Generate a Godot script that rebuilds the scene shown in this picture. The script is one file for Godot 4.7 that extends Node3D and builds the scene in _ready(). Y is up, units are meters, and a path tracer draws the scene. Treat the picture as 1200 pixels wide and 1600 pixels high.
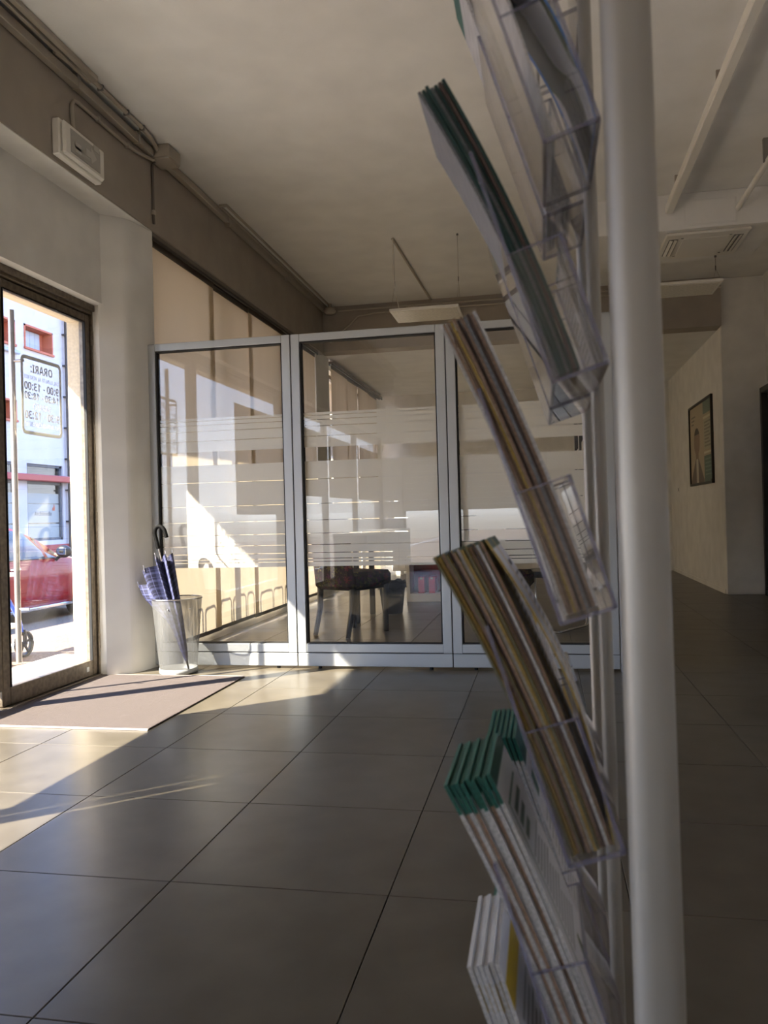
extends Node3D

# ------------------------------------------------------------------ helpers
const NEAR_END := 4.2
const SUN := Vector3(0.76, -0.8, -0.65)
var rng := RandomNumberGenerator.new()
var used := {}
var M := {}

class Shape:
	var st := SurfaceTool.new()
	var xf := Transform3D.IDENTITY
	func _init() -> void:
		st.begin(Mesh.PRIMITIVE_TRIANGLES)
		st.set_smooth_group(-1)
	func smooth(on := true) -> Shape:
		st.set_smooth_group(0 if on else -1)
		return self
	func v(p: Vector3, uv := Vector2.ZERO) -> void:
		st.set_uv(uv)
		st.add_vertex(xf * p)
	func tri(a: Vector3, b: Vector3, c: Vector3, ua := Vector2.ZERO, ub := Vector2.ZERO, uc := Vector2.ZERO) -> void:
		v(a, ua); v(c, uc); v(b, ub)
	# corners counter-clockwise seen from outside
	func quad(a: Vector3, b: Vector3, c: Vector3, d: Vector3, ua := Vector2(0, 1), ub := Vector2(1, 1), uc := Vector2(1, 0), ud := Vector2(0, 0)) -> void:
		tri(a, b, c, ua, ub, uc)
		tri(a, c, d, ua, uc, ud)
	func span(x0: float, x1: float, y0: float, y1: float, z0: float, z1: float, bevel := 0.0) -> Shape:
		var lo := Vector3(minf(x0, x1), minf(y0, y1), minf(z0, z1))
		var hi := Vector3(maxf(x0, x1), maxf(y0, y1), maxf(z0, z1))
		return box((lo + hi) / 2, hi - lo, bevel)
	func box(c: Vector3, size: Vector3, bevel := 0.0, turn := Basis.IDENTITY) -> Shape:
		var h := size / 2
		var b := minf(bevel, minf(h.x, minf(h.y, h.z)) * 0.98)
		var p := func(x: float, y: float, z: float) -> Vector3: return c + turn * Vector3(x, y, z)
		if b <= 0.0:
			for ax in 3:
				for s in [-1.0, 1.0]:
					var n := Vector3.ZERO; n[ax] = s
					var u := Vector3.ZERO; u[(ax + 1) % 3] = 1.0
					var w := Vector3.ZERO; w[(ax + 2) % 3] = s
					var o := n * h
					quad(c + turn * (o - u * h - w * h), c + turn * (o + u * h - w * h), c + turn * (o + u * h + w * h), c + turn * (o - u * h + w * h))
			return self
		var i := h - Vector3(b, b, b)
		for ax in 3:
			for s in [-1.0, 1.0]:
				var n := Vector3.ZERO; n[ax] = s
				var u := Vector3.ZERO; u[(ax + 1) % 3] = 1.0
				var w := Vector3.ZERO; w[(ax + 2) % 3] = s
				var o := n * h
				quad(c + turn * (o - u * i - w * i), c + turn * (o + u * i - w * i), c + turn * (o + u * i + w * i), c + turn * (o - u * i + w * i))
		for ax in 3:
			var a1 := (ax + 1) % 3
			var a2 := (ax + 2) % 3
			for s1 in [-1.0, 1.0]:
				for s2 in [-1.0, 1.0]:
					var e := Vector3.ZERO; e[ax] = i[ax]
					var f1 := Vector3.ZERO; f1[a1] = s1 * h[a1]; f1[a2] = s2 * i[a2]
					var f2 := Vector3.ZERO; f2[a1] = s1 * i[a1]; f2[a2] = s2 * h[a2]
					if s1 * s2 > 0:
						quad(c + turn * (f1 - e), c + turn * (f1 + e) , c + turn * (f2 + e), c + turn * (f2 - e)) if false else quad(c + turn * (f1 - e), c + turn * (f2 - e), c + turn * (f2 + e), c + turn * (f1 + e))
					else:
						quad(c + turn * (f1 - e), c + turn * (f1 + e), c + turn * (f2 + e), c + turn * (f2 - e))
		for sx in [-1.0, 1.0]:
			for sy in [-1.0, 1.0]:
				for sz in [-1.0, 1.0]:
					var pa: Vector3 = p.call(sx * h.x, sy * i.y, sz * i.z)
					var pb: Vector3 = p.call(sx * i.x, sy * h.y, sz * i.z)
					var pc: Vector3 = p.call(sx * i.x, sy * i.y, sz * h.z)
					if sx * sy * sz > 0: tri(pa, pb, pc)
					else: tri(pa, pc, pb)
		return self
	func tube(points: Array, r: float, sides := 10, caps := true, r_end := -1.0) -> Shape:
		smooth()
		var rings := []
		var n := points.size()
		var up := Vector3(0.123, 0.87, 0.31).normalized()
		for k in n:
			var a: Vector3 = points[maxi(k - 1, 0)]
			var b: Vector3 = points[mini(k + 1, n - 1)]
			var d := (b - a).normalized()
			if absf(d.dot(up)) > 0.95: up = Vector3(0.9, 0.2, -0.35).normalized()
			var x := up.cross(d).normalized()
			var y := d.cross(x)
			up = y
			var rr := r if r_end < 0 else lerpf(r, r_end, k / float(n - 1))
			var ring := []
			for j in sides:
				var t := TAU * j / sides
				ring.append(points[k] + (x * cos(t) + y * sin(t)) * rr)
			rings.append(ring)
		for k in n - 1:
			for j in sides:
				var j2 := (j + 1) % sides
				quad(rings[k][j], rings[k][j2], rings[k + 1][j2], rings[k + 1][j])
		smooth(false)
		if caps:
			for j in range(1, sides - 1):
				tri(rings[0][0], rings[0][j + 1], rings[0][j])
				tri(rings[n - 1][0], rings[n - 1][j], rings[n - 1][j + 1])
		return self
	# profile: array of Vector2(radius, height), bottom to top on the outside
	func lathe(profile: Array, c := Vector3.ZERO, sides := 24, soft := true, uvk := Vector2.ONE) -> Shape:
		smooth(soft)
		var run := 0.0
		for k in profile.size() - 1:
			var a: Vector2 = profile[k]
			var b: Vector2 = profile[k + 1]
			var nxt := run + a.distance_to(b)
			for j in sides:
				var t0 := TAU * j / sides
				var t1 := TAU * (j + 1) / sides
				quad(c + Vector3(cos(t0) * a.x, a.y, -sin(t0) * a.x), c + Vector3(cos(t1) * a.x, a.y, -sin(t1) * a.x), c + Vector3(cos(t1) * b.x, b.y, -sin(t1) * b.x), c + Vector3(cos(t0) * b.x, b.y, -sin(t0) * b.x),
					Vector2(j / float(sides), run) * uvk, Vector2((j + 1) / float(sides), run) * uvk, Vector2((j + 1) / float(sides), nxt) * uvk, Vector2(j / float(sides), nxt) * uvk)
			run = nxt
		smooth(false)
		return self
	# polygon counter-clockwise in (x, y), extruded along z
	func prism(poly: Array, z0: float, z1: float, soft_sides := false) -> Shape:
		var pk := PackedVector2Array(poly)
		if Geometry2D.is_polygon_clockwise(pk): pk.reverse()
		var idx := Geometry2D.triangulate_polygon(pk)
		var lo := minf(z0, z1)
		var hi := maxf(z0, z1)
		smooth(false)
		for k in range(0, idx.size(), 3):
			var a := pk[idx[k]]; var b := pk[idx[k + 1]]; var c := pk[idx[k + 2]]
			if (b - a).cross(c - a) < 0:
				var t := b; b = c; c = t
			tri(Vector3(a.x, a.y, hi), Vector3(b.x, b.y, hi), Vector3(c.x, c.y, hi), a, b, c)
			tri(Vector3(a.x, a.y, lo), Vector3(c.x, c.y, lo), Vector3(b.x, b.y, lo), a, c, b)
		smooth(soft_sides)
		for k in pk.size():
			var a := pk[k]; var b := pk[(k + 1) % pk.size()]
			quad(Vector3(a.x, a.y, hi), Vector3(a.x, a.y, lo), Vector3(b.x, b.y, lo), Vector3(b.x, b.y, hi))
		smooth(false)
		return self
	func done() -> ArrayMesh:
		st.generate_normals()
		return st.commit()

func sh() -> Shape: return Shape.new()

func obj(called: String, shape, m: Material, parent: Node = self) -> MeshInstance3D:
	var o := MeshInstance3D.new()
	o.mesh = shape.done() if shape is Shape else shape
	o.material_override = m
	if parent == self:
		o.name = numbered(called)
	else:
		o.name = called
	parent.add_child(o, true)
	return o

func numbered(called: String) -> String:
	var n: int = used.get(called, 0)
	used[called] = n + 1
	return called if n == 0 else "%s_%03d" % [called, n]

func tag(o: Node, label: String, category: String, group := "", kind := "") -> void:
	if label: o.set_meta("label", label)
	if category: o.set_meta("category", category)
	if group: o.set_meta("group", group)
	if kind: o.set_meta("kind", kind)

func thing(called: String, label: String, category: String, at := Vector3.ZERO, turn := 0.0, group := "") -> Node3D:
	var o := Node3D.new()
	o.name = numbered(called)
	add_child(o)
	o.position = at
	o.rotation.y = turn
	tag(o, label, category, group)
	return o

func struct(called: String, shape, m: Material, label := "") -> MeshInstance3D:
	var o := obj(called, shape, m)
	o.set_meta("kind", "structure")
	if label: o.set_meta("label", label)
	return o

func mat(key: String, c: Color, rough := 0.6, metal := 0.0, spec := 0.5) -> StandardMaterial3D:
	var m := StandardMaterial3D.new()
	m.resource_name = key
	m.albedo_color = c
	m.roughness = rough
	m.metallic = metal
	m.metallic_specular = spec
	M[key] = m
	return m

func glass(key: String, c: Color, a: float, rough := 0.0) -> StandardMaterial3D:
	var m := mat(key, Color(c.r, c.g, c.b, a), rough)
	m.transparency = BaseMaterial3D.TRANSPARENCY_ALPHA
	return m

func noise_tex(sd: int, freq: float, c0: Color, c1: Color, size := 512, octaves := 4, stretch := false, ty := FastNoiseLite.TYPE_SIMPLEX_SMOOTH) -> NoiseTexture2D:
	var n := FastNoiseLite.new()
	n.seed = sd
	n.noise_type = ty
	n.frequency = freq
	n.fractal_octaves = octaves
	var g := Gradient.new()
	g.set_color(0, c0)
	g.set_color(1, c1)
	var t := NoiseTexture2D.new()
	t.width = size
	t.height = size / 4 if stretch else size
	t.seamless = true
	t.noise = n
	t.color_ramp = g
	return t

func tri_map(m: StandardMaterial3D, scale: float, tex: Texture2D, offset := Vector3.ZERO) -> void:
	m.albedo_texture = tex
	m.uv1_triplanar = true
	m.uv1_world_triplanar = true
	m.uv1_scale = Vector3.ONE * scale
	m.uv1_offset = offset

func grey(v: float) -> Color: return Color(v, v, v)

# ------------------------------------------------------------------ scene
func _ready() -> void:
	rng.seed = 7
	camera_and_light()
	materials()
	room_shell()
	floor_tiles()
	shop_front()
	partition()
	outside()
	street_things()
	ceiling_things()
	left_wall_things()
	meeting_room()
	corridor_things()
	entrance_things()
	rack()

func camera_and_light() -> void:
	var cam := Camera3D.new()
	cam.name = "camera"
	var lens := CameraAttributesPhysical.new()
	lens.frustum_focal_length = 18.975
	lens.frustum_focus_distance = 4.6
	lens.frustum_near = 0.05
	lens.frustum_far = 300.0
	lens.exposure_aperture = 9.5
	cam.attributes = lens
	add_child(cam)
	cam.position = Vector3(0, 0.97, 0)
	cam.rotation = Vector3(deg_to_rad(0.3), deg_to_rad(11.05), deg_to_rad(-1.5))
	cam.current = true

	var env := Environment.new()
	env.background_mode = Environment.BG_SKY
	var sky := Sky.new()
	var sm := ProceduralSkyMaterial.new()
	sm.sky_top_color = Color(0.42, 0.60, 0.88)
	sm.sky_horizon_color = Color(0.89, 0.91, 0.93)
	sm.sky_curve = 0.18
	sm.ground_bottom_color = Color(0.55, 0.52, 0.48)
	sm.ground_horizon_color = Color(0.72, 0.72, 0.72)
	sm.sun_angle_max = 0.0
	sky.sky_material = sm
	env.sky = sky
	env.background_energy_multiplier = 3.9
	env.tonemap_mode = Environment.TONE_MAPPER_LINEAR
	env.tonemap_exposure = 2.12
	env.sdfgi_enabled = true
	env.ssao_enabled = true
	env.ssil_enabled = true
	var we := WorldEnvironment.new()
	we.name = "environment"
	we.environment = env
	add_child(we)

	var sun := DirectionalLight3D.new()
	sun.name = "sun"
	sun.light_energy = 6.0
	sun.light_color = Color(1.0, 0.96, 0.885)
	sun.light_angular_distance = 0.53
	sun.shadow_enabled = true
	add_child(sun)
	sun.look_at_from_position(Vector3.ZERO, SUN, Vector3.UP)

func materials() -> void:
	var m: StandardMaterial3D
	m = mat("plaster_white", Color(0.935, 0.93, 0.915), 0.85, 0, 0.3)
	tri_map(m, 0.35, noise_tex(3, 0.012, grey(0.95), grey(1.0), 512, 3))
	m = mat("plaster_wall", Color(0.92, 0.91, 0.885), 0.8, 0, 0.35)
	tri_map(m, 0.4, noise_tex(5, 0.014, grey(0.94), grey(1.0), 512, 3))
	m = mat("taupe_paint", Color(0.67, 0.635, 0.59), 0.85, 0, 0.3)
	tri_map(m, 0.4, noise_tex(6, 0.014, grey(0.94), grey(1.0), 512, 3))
	m = mat("render_outside", Color(0.83, 0.78, 0.68), 0.9, 0, 0.3)
	tri_map(m, 2.5, noise_tex(8, 0.06, grey(0.90), grey(1.0), 256, 3))
	mat("grout", Color(0.20, 0.18, 0.16), 0.9)
	var cloud := noise_tex(11, 0.006, Color(0.86, 0.85, 0.84), Color(1.0, 1.0, 1.0), 1024, 6)
	var rough := noise_tex(12, 0.008, grey(0.93), grey(1.0), 512, 2)
	for k in 5:
		var d: float = [0.0, 0.008, -0.008, 0.014, -0.004][k]
		m = mat("tile_%d" % k, Color(0.355 + d, 0.332 + d, 0.286 + d), 0.31, 0, 0.34)
		tri_map(m, 0.7, cloud, Vector3(0.21 * k, 0.37 * k, 0.53 * k))
		m.roughness_texture = rough
	m = mat("mat_pile", Color(0.575, 0.53, 0.51), 0.97, 0, 0.2)
	tri_map(m, 6.0, noise_tex(14, 0.22, grey(0.45), grey(1.0), 512, 2))
	m.heightmap_enabled = true
	m.heightmap_texture = noise_tex(15, 0.25, grey(0.0), grey(1.0), 512, 2)
	m.heightmap_scale = 0.4
	mat("mat_edge", Color(0.78, 0.75, 0.74), 0.6)
	mat("aluminium", Color(0.66, 0.67, 0.67), 0.38, 0.4)
	mat("gasket", Color(0.045, 0.045, 0.045), 0.7)
	m = mat("bronze_aluminium", Color(0.50, 0.455, 0.395), 0.42, 0.5)
	tri_map(m, 3.0, noise_tex(16, 0.03, grey(0.72), grey(1.0), 256, 4))
	mat("steel", Color(0.66, 0.63, 0.60), 0.28, 0.9)
	mat("chrome", Color(0.85, 0.85, 0.86), 0.12, 1.0)
	glass("pane", Color(0.86, 0.90, 0.88), 0.004)
	glass("pane_dark", Color(0.10, 0.12, 0.13), 0.55, 0.02)
	m = glass("film", Color(0.87, 0.865, 0.83), 0.95, 0.75)
	m.backlight_enabled = true
	m.backlight = Color(0.92, 0.90, 0.86)
	m = mat("vinyl", Color(0.74, 0.73, 0.70), 0.6)
	m.backlight_enabled = true
	m.backlight = Color(0.60, 0.60, 0.57)
	m = mat("curtain", Color(0.74, 0.69, 0.60), 0.9, 0, 0.2)
	m.backlight_enabled = true
	m.backlight = Color(0.54, 0.50, 0.425)
	m.heightmap_enabled = true
	m.heightmap_texture = noise_tex(18, 0.35, grey(0), grey(1), 256, 1)
	m.heightmap_scale = 0.05
	m.uv1_triplanar = true
	m.uv1_scale = Vector3.ONE * 2.0
	mat("trunking", Color(0.70, 0.665, 0.61), 0.5)
	mat("trunking_dark", Color(0.42, 0.39, 0.36), 0.55)
	mat("plastic_white", Color(0.90, 0.885, 0.85), 0.45)
	mat("plastic_grey", Color(0.48, 0.47, 0.45), 0.4)
	glass("lens_clear", Color(0.80, 0.79, 0.76), 0.35, 0.15)
	m = mat("diffuser", Color(0.90, 0.875, 0.82), 0.35)
	tri_map(m, 4.0, noise_tex(19, 0.05, grey(0.90), grey(1.0), 128, 2))
	mat("black_plastic", Color(0.035, 0.035, 0.04), 0.4)
	mat("dark_wood", Color(0.055, 0.045, 0.04), 0.35)
	mat("white_lacquer", Color(0.88, 0.87, 0.84), 0.35)
	mat("red_gloss", Color(0.58, 0.03, 0.08), 0.6, 0, 0.2)
	mat("red_bright", Color(0.80, 0.06, 0.16), 0.35)
	mat("frame_dark", Color(0.13, 0.115, 0.10), 0.45)
	mat("rack_metal", Color(0.67, 0.66, 0.635), 0.42, 0.35)
	m = glass("acrylic", Color(0.78, 0.78, 0.84), 0.006, 0.02)
	m = glass("acrylic_edge", Color(0.50, 0.50, 0.62), 0.34, 0.2)

# ------------------------------------------------------------------ room
func room_shell() -> void:
	# floor slab (grout bed); the tiles lie in it
	struct("floor", sh().span(-2.80, 2.56, -0.30, -0.004, NEAR_END + 0.2, -13.5), M.grout)
	# ceilings
	struct("ceiling", sh().span(-2.97, 2.66, 3.52, 3.70, NEAR_END + 0.2, -9.499), M.plaster_white)
	var low := sh()
	low.span(-2.97, 2.66, 2.98, 3.20, -9.75, -13.6)
	low.span(2.0, 2.66, 3.52, 3.70, -9.50, -9.75)
	var lc := struct("ceiling", low, M.plaster_white, "lowered ceiling beyond the meeting room")
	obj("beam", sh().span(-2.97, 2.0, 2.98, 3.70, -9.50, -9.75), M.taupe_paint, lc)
	# bulkhead with the cassette unit
	struct("trim_1", sh().span(0.42, 1.915, 3.23, 3.52, -6.90, -7.82, 0.004), M.plaster_white, "dropped ceiling bulkhead")
	# left wall: pieces round the openings
	var w := sh()
	w.span(-2.72, -2.97, 2.37, 2.95, NEAR_END, -4.75)          # panel over the door and the shop windows
	w.span(-2.815, -2.97, -0.5, 0.10, NEAR_END, -3.72)          # low sill of the shop windows
	w.span(-2.72, -2.97, 2.92, 2.99, -5.09, -13.5)
	w.span(-2.66, -2.97, -0.5, 0.09, -5.09, -13.5)             # sill below the curtained windows
	w.span(-2.72, -2.97, -0.5, 3.0, -13.1, -13.5)
	var wl := struct("wall_left", w, M.plaster_wall)
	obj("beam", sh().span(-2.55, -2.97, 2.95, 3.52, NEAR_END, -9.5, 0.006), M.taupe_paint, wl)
	obj("beam_soffit", sh().span(-2.553, -2.97, 2.945, 2.9495, NEAR_END, -5.09), M.plaster_wall, wl)
	var pl := sh()
	# shaped with a splay to keep direct sun off the face, with a softened edge (local y is depth)
	pl.xf = Transform3D(Basis(Vector3.RIGHT, -PI / 2), Vector3.ZERO)
	var poly := [Vector2(-2.55, 5.095), Vector2(-2.97, 5.095), Vector2(-2.97, 4.75), Vector2(-2.76, 4.75), Vector2(-2.735, 4.705)]
	for k in 7:
		var f := k / 6.0
		poly.append(Vector2(-2.635, 4.80).lerp(Vector2(-2.595, 4.835), f).lerp(Vector2(-2.595, 4.835).lerp(Vector2(-2.585, 4.90), f), f))
	pl.prism(poly, 0.0, 2.944, false)
	obj("pillar", pl, M.plaster_wall, wl)
	obj("pillar", sh().span(-2.60, -2.97, 0, 2.99, -9.30, -9.92, 0.01), M.plaster_white, wl)
	# plinth strip on the pillar recess beside the door
	obj("jamb", sh().span(-2.722, -2.80, 0, 2.37, -4.745, -4.78), M.plaster_wall, wl)
	# right side
	struct("wall_right", sh().span(2.46, 2.66, 0, 3.52, NEAR_END + 0.2, -9.56), M.plaster_wall)
	var far_pier := sh()
	far_pier.span(2.0, 2.66, 0, 3.519, -9.56, -13.5, 0.006)
	struct("wall_corridor", far_pier, M.plaster_wall)
	struct("wall_back", sh().span(-2.97, 2.66, -0.3, 3.2, -13.35, -13.55), M.plaster_wall)
	# wall behind the camera with its own shop window
	var r := sh()
	r.span(-2.97, 2.66, 2.55, 3.70, NEAR_END, NEAR_END + 0.2)
	r.span(-2.97, -2.45, -0.3, 2.55, NEAR_END, NEAR_END + 0.2)
	r.span(-0.2, 2.66, -0.3, 2.55, NEAR_END, NEAR_END + 0.2)
	r.span(-2.45, -0.2, -0.3, 0.08, NEAR_END, NEAR_END + 0.2)
	struct("wall_front", r, M.plaster_wall)
	# skirting at the corridor wall
	struct("baseboard_corridor", sh().span(1.99, 2.0, 0, 0.05, -9.64, -13.3), M.plaster_wall)

func floor_tiles() -> void:
	var fl: Node = get_node("floor")
	var mesh := sh().box(Vector3.ZERO, Vector3(0.5975, 0.012, 0.5975), 0.0012).done()
	var full := {}
	for i in range(-3, 6):
		for j in range(-10, 20):
			var x0 := -1.0115 + 0.6 * i
			var z0 := -2.0335 - 0.6 * j
			var x1 := minf(x0 + 0.6, 2.46)
			var zn := minf(z0, NEAR_END)
			var zf := maxf(z0 - 0.6, -13.35)
			var xs := maxf(x0, -2.80)
			if x1 - xs < 0.03 or zn - zf < 0.03: continue
			var k := rng.randi_range(0, 4)
			var o := MeshInstance3D.new()
			o.name = "tile"
			if x1 - xs > 0.599 and zn - zf > 0.599:
				o.mesh = mesh
				o.position = Vector3(x0 + 0.3, -0.006, z0 - 0.3)
			else:
				o.mesh = sh().span(xs + 0.00125, x1 - 0.00125, -0.012, 0, zn - 0.00125, zf + 0.00125, 0.0012).done()
			o.material_override = M["tile_%d" % k]
			fl.add_child(o, true)

func pane_frame(s: Shape, z0: float, z1: float, y0: float, y1: float, x0: float, x1: float, w: float) -> void:
	# four profiles round an opening in a plane across x
	s.span(x0, x1, y0, y1, z0, z0 - w, 0.003)
	s.span(x0, x1, y0, y1, z1 + w, z1, 0.003)
	s.span(x0, x1, y0, y0 + w, z0 - w, z1 + w, 0.003)
	s.span(x0, x1, y1 - w, y1, z0 - w, z1 + w, 0.003)

func shop_front() -> void:
	# door: fixed frame and two leaves in the plane x = -2.84
	var f := sh()
	f.span(-2.80, -2.88, 2.31, 2.372, -3.80, -4.78, 0.004)
	f.span(-2.80, -2.88, 0, 2.372, -4.735, -4.78, 0.004)
	f.span(-2.785, -2.80, 2.33, 2.372, -1.5, -4.78, 0.003)
	f.span(-2.79, -2.885, -0.03, 0.010, -3.76, -4.78, 0.002)
	var d1 := struct("door_1", f, M.bronze_aluminium, "bronze aluminium glazed street door with a long pull bar")
	for leaf in [[-3.806, -4.732]]:
		var z0: float = leaf[0]
		var z1: float = leaf[1]
		var s := sh()
		s.span(-2.815, -2.862, 0.012, 2.305, z0, z0 - 0.065, 0.006)
		s.span(-2.815, -2.862, 0.012, 2.305, z1 + 0.055, z1, 0.006)
		s.span(-2.815, -2.862, 0.012, 0.108, z0 - 0.065, z1 + 0.055, 0.004)
		s.span(-2.815, -2.862, 2.255, 2.305, z0 - 0.065, z1 + 0.055, 0.004)
		var lf := obj("door_leaf", s, M.bronze_aluminium, d1)
		obj("pane", sh().span(-2.836, -2.842, 0.10, 2.26, z0 - 0.06, z1 + 0.05), M.pane, lf)
		var g := sh()
		g.span(-2.812, -2.830, 0.108, 2.255, z0 - 0.065, z0 - 0.073)
		g.span(-2.812, -2.830, 0.108, 2.255, z1 + 0.063, z1 + 0.055)
		g.span(-2.812, -2.830, 2.247, 2.255, z0 - 0.073, z1 + 0.063)
		obj("gasket", g, M.gasket, lf)
	var hinge := sh()
	for y in [1.00, 2.16, 0.22]:
		hinge.tube([Vector3(-2.806, y - 0.045, -4.737), Vector3(-2.806, y + 0.045, -4.737)], 0.011, 10)
	obj("hinge", hinge, M.bronze_aluminium, d1)
	obj("lock_plate", sh().span(-2.812, -2.816, 0.045, 0.075, -4.60, -4.63, 0.001), M.aluminium, d1)
	# long pull bars outside the glass
	for z in [-4.085]:
		var hb := obj("pull_bar", sh().tube([Vector3(-2.915, 0.20, z), Vector3(-2.915, 2.19, z)], 0.0165, 16), M.steel, d1)
		for y in [0.5, 1.9]:
			obj("standoff", sh().tube([Vector3(-2.915, y, z), Vector3(-2.843, y, z)], 0.008, 8), M.steel, hb)
	# shop windows towards and behind the camera
	var n := 1
	for b in [[-3.80, -1.55], [-1.50, 0.35], [0.38, 2.10], [2.13, NEAR_END]]:
		var s := sh()
		pane_frame(s, b[1], b[0], 0.10, 2.37, -2.81, -2.87, 0.05)
		var o := struct("window_%d" % n, s, M.bronze_aluminium, "aluminium shop window beside the street door")
		obj("pane", sh().span(-2.836, -2.842, 0.145, 2.325, b[1] - 0.045, b[0] + 0.045), M.pane, o)
		n += 1
	# curtained windows of the meeting room
	for b in [[-5.11, -6.50], [-6.50, -7.90], [-7.90, -9.29], [-9.93, -11.5], [-11.5, -13.09]]:
		var s := sh()
		pane_frame(s, b[0], b[1], 0.09, 2.92, -2.81, -2.87, 0.05)
		var o := struct("window_%d" % n, s, M.bronze_aluminium, "tall window behind the panel curtains")
		obj("pane", sh().span(-2.836, -2.842, 0.135, 2.875, b[0] - 0.045, b[1] + 0.045), M.pane, o)
		n += 1
	# window behind the camera
	var s2 := sh()
	for b in [[-2.45, -1.33], [-1.33, -0.2]]:
		s2.span(b[0], b[0] + 0.045, 0.08, 2.55, NEAR_END + 0.05, NEAR_END + 0.11, 0.003)
		s2.span(b[1] - 0.045, b[1], 0.08, 2.55, NEAR_END + 0.05, NEAR_END + 0.11, 0.003)
		s2.span(b[0], b[1], 0.08, 0.13, NEAR_END + 0.05, NEAR_END + 0.11, 0.003)
		s2.span(b[0], b[1], 2.50, 2.55, NEAR_END + 0.05, NEAR_END + 0.11, 0.003)
	var wf := struct("window_%d" % n, s2, M.bronze_aluminium, "two-bay shop window of the front wall")
	for b in [[-2.41, -1.37], [-1.29, -0.24]]:
		obj("pane", sh().span(b[0], b[1], 0.12, 2.51, NEAR_END + 0.077, NEAR_END + 0.083), M.pane, wf)
	var rs0 := thing("added_shutter", "added grey slatted roller shutter cutting the light of the front shop window", "shutter", Vector3(-1.325, 1.05, NEAR_END + 0.03))  # unseen, added to cut the window brightness mirrored in the partition
	for k in 15:
		obj("slat", sh().box(Vector3(0, 0.05 + 0.1 * k, 0), Vector3(2.24, 0.098, 0.016), 0.004), M.plastic_white, rs0)
	# hanging sheets in the shop windows; those farthest from the door added to block sun
	for b in [[-2.96, -1.60, 1.02, "white banner hung low in the shop window next to the street door"], [-1.46, 0.30, 1.24, "white banner hung in the second shop window from the street door"], [0.42, 2.06, 1.24, "added white banner blocking sun in the third shop window from the street door"], [2.17, 4.10, 1.24, "added white banner blocking sun in the shop window at the front corner"]]:
		var t := thing("window_banner", b[3], "banner", Vector3(-2.79, b[2], (b[0] + b[1]) / 2))
		var half: float = absf(b[1] - b[0]) / 2
		obj("sheet", sh().span(-0.002, 0.002, 0, 2.06 - b[2], -half, half), M.curtain, t)
		obj("rod", sh().tube([Vector3(0, 2.06 - b[2], -half), Vector3(0, 2.06 - b[2], half)], 0.008, 8), M.steel, t)
		for e in [-half * 0.9, half * 0.9]:
			obj("cord", sh().tube([Vector3(0, 2.06 - b[2], e), Vector3(0.0, 2.37 - b[2], e)], 0.0015, 5), M.gasket, t)
	# opening hours lettered on the glass, read from the street
	var sign := thing("opening_hours_sign", "white vinyl opening hours lettering in a rounded border on the door glass", "sign", Vector3(-2.8445, 1.712, -4.255))
	sign.rotation.y = -PI / 2
	var ring_o := rounded(0.388, 0.450, 0.035)
	var ring_i := rounded(0.346, 0.408, 0.018)
	var rs := sh()
	for k in ring_o.size():
		var k2 := (k + 1) % ring_o.size()
		var a: Vector2 = ring_o[k]; var b2: Vector2 = ring_o[k2]; var c: Vector2 = ring_i[k2]; var d: Vector2 = ring_i[k]
		rs.quad(Vector3(a.x, a.y, 0.0006), Vector3(b2.x, b2.y, 0.0006), Vector3(c.x, c.y, 0.0006), Vector3(d.x, d.y, 0.0006))
		rs.quad(Vector3(b2.x, b2.y, 0), Vector3(a.x, a.y, 0), Vector3(d.x, d.y, 0), Vector3(c.x, c.y, 0))
		rs.quad(Vector3(a.x, a.y, 0.0), Vector3(b2.x, b2.y, 0.0), Vector3(b2.x, b2.y, 0.0006), Vector3(a.x, a.y, 0.0006))
		rs.quad(Vector3(d.x, d.y, 0.0006), Vector3(c.x, c.y, 0.0006), Vector3(c.x, c.y, 0.0), Vector3(d.x, d.y, 0.0))
	obj("border", rs, M.vinyl, sign)
	for l in [["ORARI:", 0.155, 0.047, 700], ["DAL LUNEDI AL VENERDI", 0.102, 0.028, 400], ["9:00 - 13:00", 0.052, 0.050, 700], ["14:30 - 18:30", -0.002, 0.046, 700], ["SABATO", -0.062, 0.034, 500], ["9:30 - 12:30", -0.112, 0.050, 800], ["SU APPUNTAMENTO", -0.165, 0.033, 500]]:
		obj("lettering", lettering(l[0], l[2], l[3], 0.33), M.vinyl, sign).position = Vector3(0, l[1], 0.0003)

func rounded(w: float, h: float, r: float, n := 6) -> Array:
	var out := []
	for c in [[1, 1, 0.0], [-1, 1, PI / 2], [-1, -1, PI], [1, -1, PI * 1.5]]:
		for k in n:
			var a: float = c[2] + PI / 2 * k / (n - 1.0)
			out.append(Vector2(c[0] * (w / 2 - r) + r * cos(a), c[1] * (h / 2 - r) + r * sin(a)))
	return out

func lettering(text: String, cap: float, weight: int, width: float) -> TextMesh:
	var f := SystemFont.new()
	f.font_names = PackedStringArray(["Droid Sans"])
	f.font_weight = weight
	var t := TextMesh.new()
	t.font = f
	t.text = text
	t.font_size = 32
	t.depth = 0.0006
	t.pixel_size = cap / 23.0
	var got := t.get_aabb().size.x
	if got > width: t.pixel_size *= width / got
	return t

# ------------------------------------------------------------------ glazed partition
const FILM_TOP := [1.655, 1.634, 1.606, 1.565, 1.500, 1.426]
const FILM_LOW := [1.341, 1.223, 1.064, 0.958, 0.872, 0.799, 0.746, 0.709, 0.689, 0.656]

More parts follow.
